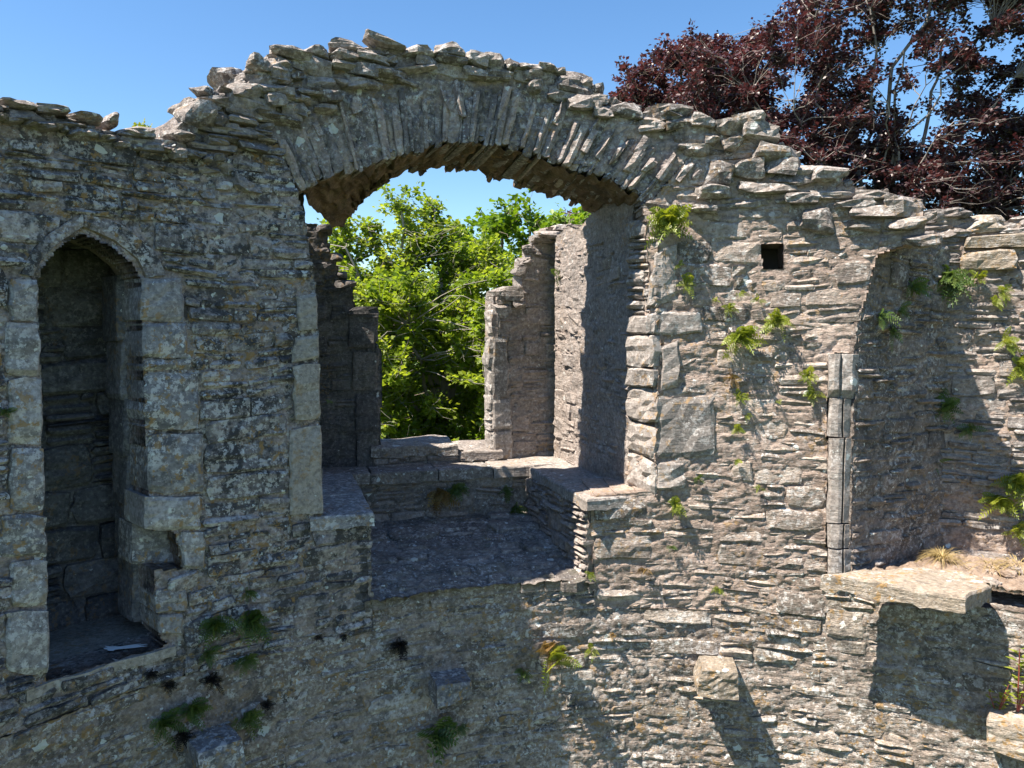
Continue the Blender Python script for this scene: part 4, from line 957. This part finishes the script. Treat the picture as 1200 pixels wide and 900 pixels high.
def fern(pos, n, size, mat, nf, label, cat='fern', name='fern', group=None, seed=0, split=False, droop=0.6, wpin=0.27, up=0.35, npin=8, root_mat=None):
    g = np.random.default_rng(1000+seed)
    t = np.cross(Z3, n); nl = np.linalg.norm(t); t = t/nl if nl > 0.1 else np.array([1.0, 0, 0])
    geos = []
    for k in range(nf):
        ph = g.uniform(0, 6.283); th = g.uniform(0.25, 1.35)
        d = n*math.cos(th) + (t*math.cos(ph) + Z3*math.sin(ph))*math.sin(th) + Z3*up*0.8
        L = size*g.uniform(0.6, 1.12)*(1.0 if math.sin(ph) > -0.3 else 0.8)
        V, F = frond_geo(pos + t*g.normal(0, size*0.10) + Z3*g.normal(0, size*0.08) + n*0.004, d, L, droop*g.uniform(0.3, 1.0), npin, wpin, g, n + 0.25*Z3)
        geos.append((V, F, float(np.clip(g.normal(0.5, 0.25), 0, 1))))
    if split:
        o = thing(name, label, cat, pos, group)
        for V, F, tn in geos: mesh_obj('frond', V, F, mat, o, tn)
    else:
        acc = Acc()
        for V, F, tn in geos: acc.add(V - pos, F, tn)
        o = acc.build(name, mat); o.location = Vector([float(q) for q in pos]); tag(o, label, cat, group)
    return o
def wall_pt(x, y, off=0.01):
    u, v = uv(x, y); return S_cyl(u, v, off), cyl_frame(u)[2]
def far_pt(x, y): return on_plane(x, y, K, n_f) + n_f*0.01, n_f
def spl_pt(x, y): return on_plane(x, y, J, n_s) + n_s*0.01, n_s
FG = "ferns growing in the wall joints"
def F_(fn, x, y, px, mat, nf, label, seed, split=False, **kw):
    p, n = fn(x, y); size = px*1.25/FPX*np.linalg.norm(p)
    return fern(p, n, size, M[mat], nf, label, seed=seed, split=split, group=FG, **kw)
F_(wall_pt, 783, 262, 30, 'fern', 42, "large bright fern at the top corner of the sunlit pier, just below the arch", 1, True, up=0.5)
F_(wall_pt, 868, 396, 24, 'fern', 34, "widest bright fern in the middle of the sunlit pier face", 2, True)
F_(wall_pt, 912, 378, 20, 'fern', 22, "bright fern below and right of the small square hole", 3, True)
F_(wall_pt, 806, 332, 15, 'fern', 14, "sparse fern beside the tall ashlar quoin, below the large top-corner fern", 4)
F_(wall_pt, 796, 312, 9, 'fern', 8, "tiny fern above the sparse one beside the tall ashlar quoin", 5)
F_(wall_pt, 854, 362, 12, 'fern', 14, "small green fern just above the widest fern on the pier", 6)
F_(wall_pt, 866, 344, 8, 'fern', 8, "tiny fern highest of the column above the widest pier fern", 7)
F_(wall_pt, 868, 466, 12, 'fern', 14, "small fern halfway down the pier, below a withered tuft", 8)
F_(wall_pt, 864, 502, 10, 'fern', 14, "lowest small fern in the column on the middle of the pier", 9)
F_(wall_pt, 858, 444, 11, 'fern_dead', 12, "withered brown fern tuft on the pier below the widest green fern", 10)
F_(wall_pt, 948, 441, 15, 'fern', 16, "upper of two bright ferns just left of the moulded jamb", 11)
F_(wall_pt, 953, 463, 12, 'fern', 14, "lower of two bright ferns just left of the moulded jamb", 12)
F_(wall_pt, 790, 590, 16, 'fern', 22, "bright fern just under the right end of the window seat", 13, True)
F_(wall_pt, 755, 668, 10, 'fern_dead', 10, "reddish withered tuft below the right window seat", 14)
F_(wall_pt, 840, 690, 9, 'fern', 9, "small fern low on the pier above the square corbel", 15)
F_(wall_pt, 888, 570, 7, 'fern', 8, "tiny fern alone on the lower right of the pier", 16)
F_(spl_pt, 1066, 338, 19, 'fern_shade_tone', 20, "dark fern on the splayed wall left of the biggest dark fern", 17)
F_(spl_pt, 1028, 368, 16, 'fern_shade_tone', 14, "leftmost hanging dark fern on the splayed wall", 18, up=-0.1)
F_(spl_pt, 1041, 388, 14, 'fern_shade_tone', 14, "lowest hanging dark fern on the splayed wall", 19, up=-0.1)
F_(spl_pt, 1052, 362, 11, 'fern_shade_tone', 12, "small dark fern between two others on the splayed wall", 20, up=-0.1)
F_(far_pt, 1110, 326, 20, 'fern_shade_tone', 60, "biggest dark drooping fern, in the shaded corner of the right recess", 21, True, up=0.1, droop=0.9)
F_(far_pt, 1106, 478, 17, 'fern_shade_tone', 22, "dark fern halfway down the shaded recess wall", 22)
F_(far_pt, 1100, 457, 12, 'fern_shade_tone', 14, "small dark fern just above another halfway down the recess wall", 23)
F_(far_pt, 1138, 503, 13, 'fern_shade_tone', 14, "dark fern near the shadow edge on the recess wall", 24)
F_(far_pt, 1092, 540, 18, 'fern_shade_tone', 9, "strap-leaved dark fern in the lower corner of the recess", 25, wpin=0.12)
F_(far_pt, 1148, 326, 15, 'fern', 12, "star-shaped bright fern high on the sunlit recess wall, beside the shadow edge", 26)
F_(far_pt, 1174, 340, 12, 'fern', 12, "bright fern right of a white lichen patch on the recess wall", 27)
F_(far_pt, 1165, 354, 12, 'fern', 12, "bright fern just below the white lichen patch on the recess wall", 28)
F_(far_pt, 1178, 402, 15, 'fern', 16, "bright fern midway between the high ferns and the long straggling one", 29)
F_(far_pt, 1196, 430, 18, 'fern', 20, "long bright fern at the very edge of the picture on the recess wall", 30)
F_(far_pt, 1190, 566, 24, 'fern', 30, "large bright fern low on the sunlit recess wall", 31, True)
F_(far_pt, 1172, 588, 20, 'fern', 22, "bright fern touching the lower left of the large low one in the recess", 32)
F_(far_pt, 1192, 622, 15, 'fern', 16, "lowest bright fern on the recess wall above the dry grass", 33)
F_(wall_pt, 250, 732, 21, 'fern_shade_tone', 30, "round green fern below the doorway jamb, left of its larger twin", 34, True)
F_(wall_pt, 293, 728, 23, 'fern_shade_tone', 34, "larger round green fern right of its twin, on the shaded wall", 35, True)
F_(wall_pt, 289, 694, 12, 'fern_shade_tone', 14, "small green fern above the two round ferns of the shaded wall", 36)
F_(wall_pt, 243, 764, 15, 'fern_shade_tone', 16, "green fern under the left of the two round ferns", 37)
F_(wall_pt, 287, 772, 16, 'fern_shade_tone', 18, "green fern under the right of the two round ferns", 38)
F_(wall_pt, 222, 830, 21, 'fern_shade_tone', 26, "broad green fern above the lower left corbel", 39, True)
F_(wall_pt, 190, 850, 19, 'fern_shade_tone', 22, "lowest left green fern, left of the corner corbel", 40)
F_(wall_pt, 288, 840, 18, 'fern_shade_tone', 24, "green fern right above the lower left corbel", 41, True)
F_(wall_pt, 247, 797, 14, 'fern_black', 26, "black dead tuft between the upper and lower green ferns", 42)
F_(wall_pt, 176, 788, 9, 'fern_black', 26, "left of two round black tufts under the doorway sill", 43)
F_(wall_pt, 195, 802, 9, 'fern_black', 26, "right of two round black tufts under the doorway sill", 44)
F_(wall_pt, 467, 756, 14, 'fern_black', 34, "spiky black tuft above the shaded corbel", 45)
F_(wall_pt, 372, 746, 7, 'fern_black', 18, "left small black tuft under the left window seat", 46)
F_(wall_pt, 402, 746, 7, 'fern_black', 18, "right small black tuft under the left window seat", 47)
F_(wall_pt, 311, 824, 9, 'fern_black', 22, "black tuft right of the lowest green ferns", 48)
F_(wall_pt, 210, 862, 14, 'fern_black', 22, "black tuft below the broad fern on the lower left", 49)
F_(wall_pt, 652, 770, 34, 'fern', 9, "yellow-green fern with long spread fronds under the window floor", 50, True, npin=11, wpin=0.26, up=0.5, droop=0.35)
F_(wall_pt, 646, 762, 30, 'fern_dead', 8, "withered orange fern mixed with the yellow-green one under the window floor", 51, True, npin=11, wpin=0.22, up=0.6)
F_(wall_pt, 694, 760, 11, 'fern', 8, "little fern right of the spread yellow-green fern", 52)
F_(wall_pt, 612, 786, 13, 'fern_shade_tone', 10, "small green fern left below the spread yellow-green fern", 53)
F_(wall_pt, 513, 858, 26, 'fern_shade_tone', 16, "leafy dark plant below the shaded corbel", 54, True, npin=5, wpin=0.4)
F_(wall_pt, 538, 850, 14, 'fern_shade_tone', 10, "small leafy plant right of the one below the shaded corbel", 55)
F_(wall_pt, 4, 482, 12, 'fern_shade_tone', 12, "green tuft at the far left edge beside the doorway", 56)
def bw_pt(x, y): return on_plane(x, y, loc(0, 1.36, 0), A3) - A3*0.02, -A3
F_(bw_pt, 534, 574, 17, 'fern_shade_tone', 22, "green fern on the back wall of the window recess, under the opening", 57)
F_(bw_pt, 514, 578, 19, 'fern_dead', 30, "brown dead fern hanging beside the green one in the window recess", 58, up=-0.2)
F_(bw_pt, 602, 596, 13, 'fern_shade_tone', 16, "dark fern near the foot of the window recess back wall", 59)
F_(bw_pt, 592, 574, 12, 'fern_shade_tone', 12, "dark fern under the sunlit ledge of the window recess", 60)
F_(bw_pt, 634, 584, 17, 'fern_shade_tone', 24, "dark fern in the inner corner by the right window seat", 61)
def pl_pt(x, y): return on_plane(x, y, loc(0, 1.70, 0), A3) - A3*0.02, -A3
F_(pl_pt, 656, 326, 15, 'fern_shade_tone', 18, "fern high in the corner between right jamb and reveal", 62)
F_(pl_pt, 659, 378, 9, 'fern', 10, "small lit fern midway up the corner of the window reveal", 63)
F_(pl_pt, 662, 470, 9, 'fern', 10, "small lit fern low in the corner of the window reveal", 64)
F_(wall_pt, 838, 352, 8, 'fern', 9, "tiny fern left of the small fern above the widest pier fern", 71)
F_(wall_pt, 888, 352, 8, 'fern', 9, "tiny fern straight below the small square hole", 72)
F_(wall_pt, 852, 418, 7, 'fern', 7, "tiny fern at the lower left foot of the widest pier fern", 73)
F_(wall_pt, 876, 486, 7, 'fern', 7, "tiny fern beside the lower column of ferns on the pier", 74)
F_(wall_pt, 862, 540, 8, 'fern', 8, "small fern below the lowest of the column on the pier, above bare stone", 75)
F_(wall_pt, 818, 560, 9, 'fern_shade_tone', 9, "dull green fern right of the bottom ashlar quoin", 76)
F_(wall_pt, 912, 470, 6, 'fern', 6, "tiny fern halfway between the pier's column of ferns and the moulded jamb", 77)
F_(wall_pt, 716, 742, 8, 'fern_dead', 9, "small reddish tuft under the sunlit corner of the window floor", 78)
F_(wall_pt, 690, 672, 8, 'fern', 8, "little yellow fern at the foot of the right seat's front corner", 79)
F_(wall_pt, 786, 640, 8, 'fern_shade_tone', 8, "dull small fern beneath the bright one under the window seat", 80)
F_(wall_pt, 384, 470, 5, 'fern_shade_tone', 6, "tiny tuft in the edge of the shaded left window jamb", 81)
# small leafy plant standing on the wall top against the sky
p, n = wall_pt(180, 158, -0.15)
fern(p, np.array([0, -0.3, 1.0]), 0.10, M['fern'], 16, "small pale plant rooted on the wall top against the sky", 'plant', 'wall_plant', seed=65, npin=4, wpin=0.5, up=0.8, droop=0.2)
# grass tufts on the ledge
def tuft(x, y, L, nb, mat, label, seed, z=LEDGE_Z, rad=0.06, up=0.8):
    g = np.random.default_rng(seed); c = on_plane(x, y, np.array([0, 0, z]), Z3); acc = Acc()
    for k in range(nb):
        a = g.uniform(0, 6.283); d = np.array([math.cos(a), math.sin(a), g.uniform(0.2, 1.4)*up]); d /= np.linalg.norm(d)
        l = L*g.uniform(0.6, 1.3); r0 = np.array([math.cos(a), math.sin(a), 0])*g.uniform(0, rad); s_ = np.array([-d[1], d[0], 0])*0.0035
        f = np.linspace(0, 1, 5)[:, None]; pts = r0 + f*d*l - f**2*Z3*l*0.6; w = (1-f*0.9)
        V = np.concatenate([pts - s_*w, pts + s_*w]); acc.add(V, [(q, q+1, q+6, q+5) for q in range(4)], float(g.random()))
    o = acc.build('grass_tuft', M[mat]); o.location = Vector([float(q) for q in c]); tag(o, label, "grass tuft"); return o
tuft(1104, 652, 0.17, 170, 'straw', "drooping straw-coloured grass tuft in the shaded corner of the ledge", 1)
tuft(1160, 660, 0.11, 50, 'straw', "reddish dry grass lying across the sunlit ledge earth", 2, rad=0.16, up=0.35)
tuft(1194, 660, 0.15, 80, 'straw', "dry grass clump at the sunlit end of the ledge by the picture edge", 3, rad=0.14, up=0.45)
# tall leafy plant with reddish stem by the last corbel
def leafy(x, y, H, label, seed):
    g = np.random.default_rng(seed); p, n = wall_pt(x, y, 0.05); T = thing('leafy_plant', label, 'plant', p)
    stem = Acc(); lf = Acc(); t, up, _ = cyl_frame(uv(x, y)[0])
    for s_ in range(4):
        d = Z3 + t*g.uniform(-0.35, 0.35) + n*g.uniform(0.0, 0.35); d /= np.linalg.norm(d); h = H*g.uniform(0.6, 1.0)
        a = p; b = p + d*h; w = t*0.004
        stem.add(np.array([a-w, a+w, b+w*0.4, b-w*0.4]), [(0, 1, 2, 3)])
        for k in range(11):
            c = a + (b-a)*(0.15 + 0.85*k/10); ang = k*2.4 + s_; o_ = t*math.cos(ang) + n*math.sin(ang)*0.8 + Z3*0.35; o_ /= np.linalg.norm(o_); l = H*0.20*g.uniform(0.7, 1.1)
            sd_ = np.cross(o_, Z3); sd_ /= np.linalg.norm(sd_)
            lf.add(np.array([c, c+o_*l*0.5+sd_*l*0.22, c+o_*l-Z3*l*0.15, c+o_*l*0.5-sd_*l*0.22]), [(0, 1, 2, 3)], float(g.random()))
    stem.build('stem', M['stem'], T); lf.build('leaves', M['fern'], T)
leafy(1192, 832, 0.42, "upright leafy plant with reddish stems above the corner corbel", 4)
leafy(1168, 834, 0.22, "low leafy plant in the slab's shadow left of the reddish-stemmed one", 5)

# ================================================================== TREES
def tube(acc, pts, r0, r1, ns=6, tone=0.5):
    pts = np.asarray(pts, float); n = len(pts); V = []; F = []
    for i in range(n):
        t = pts[min(n-1, i+1)] - pts[max(0, i-1)]; t /= np.linalg.norm(t) + 1e-9
        a = np.cross(t, [0.3, 1, 0.2]); a /= np.linalg.norm(a) + 1e-9; b = np.cross(t, a); r = r0 + (r1-r0)*i/(n-1)
        for k in range(ns): V.append(pts[i] + r*(a*math.cos(6.283*k/ns) + b*math.sin(6.283*k/ns)))
    for i in range(n-1):
        for k in range(ns): F.append((i*ns+k, i*ns+(k+1) % ns, (i+1)*ns+(k+1) % ns, (i+1)*ns+k))
    acc.add(np.array(V), F, tone)
def wavy(a, b, n, amp, g, sag=0.0):
    a = np.asarray(a, float); b = np.asarray(b, float); f = np.linspace(0, 1, n)[:, None]; L = np.linalg.norm(b-a)
    off = np.cumsum(g.normal(0, 1, (n, 3)), 0); off -= f*off[-1]; off *= amp*L/max(1, n**0.5)
    return a + (b-a)*f + off*np.sin(f*math.pi)**0.5 + Z3*sag*L*np.sin(f*math.pi)
def leaves_mesh(C, D, size, g, flat=0.35):
    """one folded leaf (two triangles hinged on the midrib) at every point C"""
    n = len(C); N = g.normal(0, 1, (n, 3)); N[:, 2] = np.abs(N[:, 2]) + flat*2; N /= np.linalg.norm(N, axis=1, keepdims=True)
    A = D + g.normal(0, 0.7, (n, 3)); A -= (A*N).sum(1, keepdims=True)*N; A /= np.linalg.norm(A, axis=1, keepdims=True) + 1e-9; B = np.cross(N, A)
    s = size*g.uniform(0.6, 1.25, (n, 1))
    V = np.stack([C, C + A*s*0.5 + B*s*0.38 + N*s*0.10, C + A*s, C + A*s*0.5 - B*s*0.38 + N*s*0.10], 1).reshape(-1, 3)
    i = np.arange(n)*4; F = np.concatenate([np.stack([i, i+1, i+2], 1), np.stack([i, i+2, i+3], 1)])
    return V, F
def tree(name, label, base, trunk_pts, limbs, clumps, leafmat, bark, size, per, crad, seed, twig_r=0.012, split_branches=True):
    g = np.random.default_rng(seed); T = thing(name, label, "tree", base)
    acc = Acc(); tube(acc, trunk_pts, trunk_pts_r[0], trunk_pts_r[1], 9); acc.build('trunk', bark, T)
    skel = [np.asarray(trunk_pts)[len(trunk_pts)//2:]]
    for k, (a, b, r0, r1) in enumerate(limbs):
        P = wavy(a, b, 12, 0.10, g, 0.04); skel.append(P); ac = Acc(); tube(ac, P, r0, r1, 7); ac.build('limb', bark, T)
    SK = np.concatenate(skel); tw = Acc(); Cs = []; Ds = []; Ts = []
    for c in clumps:
        d2 = np.linalg.norm(SK - c, axis=1) + 0.5*np.clip(SK[:, 2]-c[2], 0, None); j = int(np.argmin(d2)); a = SK[j]
        P = wavy(a, c, 6, 0.10, g, 0.05); tube(tw, P, twig_r*1.5, twig_r*0.4, 4)
        dirn = c - a; dirn /= np.linalg.norm(dirn) + 1e-9
        ct = g.uniform(0.15, 0.85)
        for s_ in range(5):
            e = c + g.normal(0, 1, 3)*crad*np.array([0.8, 0.8, 0.6]) + dirn*crad*0.3; P2 = wavy(c - dirn*crad*0.5, e, 5, 0.1, g); tube(tw, P2, twig_r*0.45, twig_r*0.2, 3)
            m = per//5; f = g.random(m)[:, None]; q = P2[0]*(1-f) + e*f*1.05 + g.normal(0, 1, (m, 3))*crad*0.16
            Cs.append(q); Ds.append(np.repeat((e-c)[None]/(np.linalg.norm(e-c)+1e-9), m, 0)); Ts.append(np.clip(g.normal(ct, 0.22, m), 0, 1))
    tw.build('twigs', bark, T)
    C = np.concatenate(Cs); V, F = leaves_mesh(C, np.concatenate(Ds), size, g)
    mesh_obj('crown', V, F, leafmat, T, np.repeat(np.concatenate(Ts), 4))
    return T
def pt(x, y, Y): return at_depth(x, y, Y)
def clumps_in(poly, n, Y0, Y1, g, rej=None):
    P = np.asarray(poly, float); out = []; lo = P.min(0); hi = P.max(0)
    while len(out) < n:
        x, y = g.uniform(lo[0], hi[0]), g.uniform(lo[1], hi[1])
        if inpoly(np.array([x]), np.array([y]), P)[0] and (rej is None or g.random() > rej(x, y)): out.append(pt(x, y, g.uniform(Y0, Y1)))
    return out
# broad-leaved green tree close behind the window
g = np.random.default_rng(91); trunk_pts_r = (0.12, 0.035)
b = pt(520, 500, 10.5); base = np.array([b[0], b[1], GROUND])
tp = wavy(base, pt(520, 420, 10.5), 10, 0.03, g)
lim = [(tp[6], pt(470, 245, 10.2), 0.05, 0.012), (tp[6], pt(405, 290, 10.0), 0.05, 0.012), (tp[7], pt(430, 265, 10.4), 0.04, 0.01), (tp[7], pt(560, 300, 10.8), 0.05, 0.012), (tp[8], pt(610, 330, 10.6), 0.05, 0.012), (tp[7], pt(510, 245, 10.6), 0.04, 0.01), (tp[5], pt(400, 420, 9.8), 0.05, 0.012), (tp[5], pt(620, 460, 10.2), 0.05, 0.012), (tp[6], pt(480, 380, 9.6), 0.04, 0.012)]
cl = clumps_in([(360, 330), (400, 320), (440, 335), (470, 320), (520, 330), (560, 320), (640, 300), (700, 340), (700, 620), (340, 620), (330, 400)], 520, 8.8, 11.6, g)
for (x0, y0, x1, y1, n) in [(470, 235, 500, 330, 9), (432, 268, 450, 340, 7), (398, 285, 410, 340, 6), (506, 240, 505, 330, 9), (545, 285, 540, 330, 6), (392, 265, 400, 320, 4), (575, 290, 570, 330, 5), (350, 300, 380, 360, 6), (485, 275, 470, 330, 5)]:
    for f in np.linspace(0, 1, n): cl.append(pt(x0 + (x1-x0)*f + g.normal(0, 3 + 6*f), y0 + (y1-y0)*f, g.uniform(10.0, 10.8)))
tree("broadleaf_tree", "loose yellow-green tree with upright shoots seen through the window opening", base, tp, lim, cl, M['leaf_green'], M['bark_pale'], 0.072, 260, 0.23, 93, 0.005)
# denser bright tree further back
g = np.random.default_rng(95); trunk_pts_r = (0.22, 0.10)
b = pt(620, 500, 15); base = np.array([b[0], b[1], GROUND]); tp = wavy(base, pt(615, 330, 15), 10, 0.03, g)
lim = [(tp[6], pt(590, 255, 15), 0.08, 0.02), (tp[6], pt(650, 260, 15.2), 0.08, 0.02), (tp[5], pt(540, 330, 14.8), 0.07, 0.02), (tp[7], pt(620, 240, 15.4), 0.06, 0.02), (tp[5], pt(700, 320, 15), 0.07, 0.02)]
cl = clumps_in([(545, 275), (570, 250), (595, 236), (625, 238), (655, 250), (700, 250), (760, 290), (760, 560), (340, 560), (340, 400), (420, 350), (500, 330)], 420, 14, 16.5, g)
tree("broadleaf_tree", "dense bright green tree further back, at the upper right of the window opening", base, tp, lim, cl, M['leaf_bright'], M['bark_brown'], 0.13, 190, 0.36, 97, 0.010)
# copper beech above the right-hand wall
g = np.random.default_rng(101); trunk_pts_r = (0.36, 0.10)
b = pt(1035, 400, 17.5); base = np.array([b[0], b[1], GROUND]); tp = wavy(base, pt(1030, 215, 17.5), 12, 0.02, g)
lim = [(tp[9], pt(1060, 60, 17.2), 0.065, 0.018), (tp[9], pt(955, 20, 17.0), 0.055, 0.015), (tp[10], pt(1120, 0, 17.5), 0.055, 0.015), (tp[8], pt(880, 110, 17.0), 0.055, 0.012), (tp[8], pt(1190, 90, 16.8), 0.055, 0.012), (tp[9], pt(1000, -60, 17.6), 0.055, 0.015), (tp[10], pt(1080, -90, 18), 0.060, 0.018),
       (tp[7], pt(830, 180, 17), 0.050, 0.012), (tp[7], pt(1240, 170, 17), 0.050, 0.012), (tp[9], pt(1040, 120, 16.2), 0.040, 0.012), (tp[9], pt(1085, 100, 16.0), 0.035, 0.009), (tp[8], pt(930, 130, 16.2), 0.040, 0.009), (tp[10], pt(1165, 30, 16.4), 0.035, 0.009), (tp[8], pt(1110, 150, 16.0), 0.035, 0.009), (tp[7], pt(960, 190, 15.8), 0.030, 0.007)]
def gap(x, y):
    q = 0.0
    for (cx, cy, rx, ry, s_) in [(1072, 95, 54, 74, 0.9), (1005, 70, 34, 30, 0.65), (1150, 45, 28, 40, 0.65), (1100, 10, 40, 24, 0.6), (960, 15, 36, 16, 0.5)]:
        q = max(q, s_*max(0, 1 - ((x-cx)/rx)**2 - ((y-cy)/ry)**2)**0.5)
    return q
cl = clumps_in([(790, 130), (800, 80), (850, 40), (872, 60), (920, 20), (940, -20), (990, -120), (1150, -220), (1330, -150), (1420, 60), (1400, 330), (800, 330), (770, 220)], 1050, 15.6, 19.5, g, gap)
cl += clumps_in([(900, 150), (1010, 190), (1100, 185), (1420, 120), (1420, 340), (820, 340), (840, 190)], 220, 15.6, 19.0, g)
tree("copper_beech", "large copper beech with pale branches towering over the right-hand wall", base, tp, lim, cl, M['leaf_copper'], M['bark_pale'], 0.10, 250, 0.36, 103, 0.007)
g = np.random.default_rng(111); trunk_pts_r = (0.24, 0.10)
b = pt(800, 400, 20); base = np.array([b[0], b[1], GROUND]); tp = wavy(base, pt(805, 190, 20), 12, 0.02, g)
lim = [(tp[9], pt(760, 110, 20), 0.07, 0.02), (tp[9], pt(800, 60, 20), 0.07, 0.02), (tp[10], pt(850, 60, 20.2), 0.07, 0.02), (tp[8], pt(735, 100, 20), 0.06, 0.015), (tp[8], pt(670, 270, 20), 0.06, 0.015)]
cl = clumps_in([(722, 103), (742, 80), (768, 75), (785, 40), (805, 52), (822, 60), (870, 40), (900, 60), (900, 300), (640, 330), (630, 285), (700, 220)], 230, 19, 21.5, g, lambda x, y: 0.35*(x < 790 and 120 < y < 180))
tree("copper_beech", "smaller copper beech whose feathery left side shows beyond the broken arch top", base, tp, lim, cl, M['leaf_copper'], M['bark_brown'], 0.12, 260, 0.38, 113, 0.009)
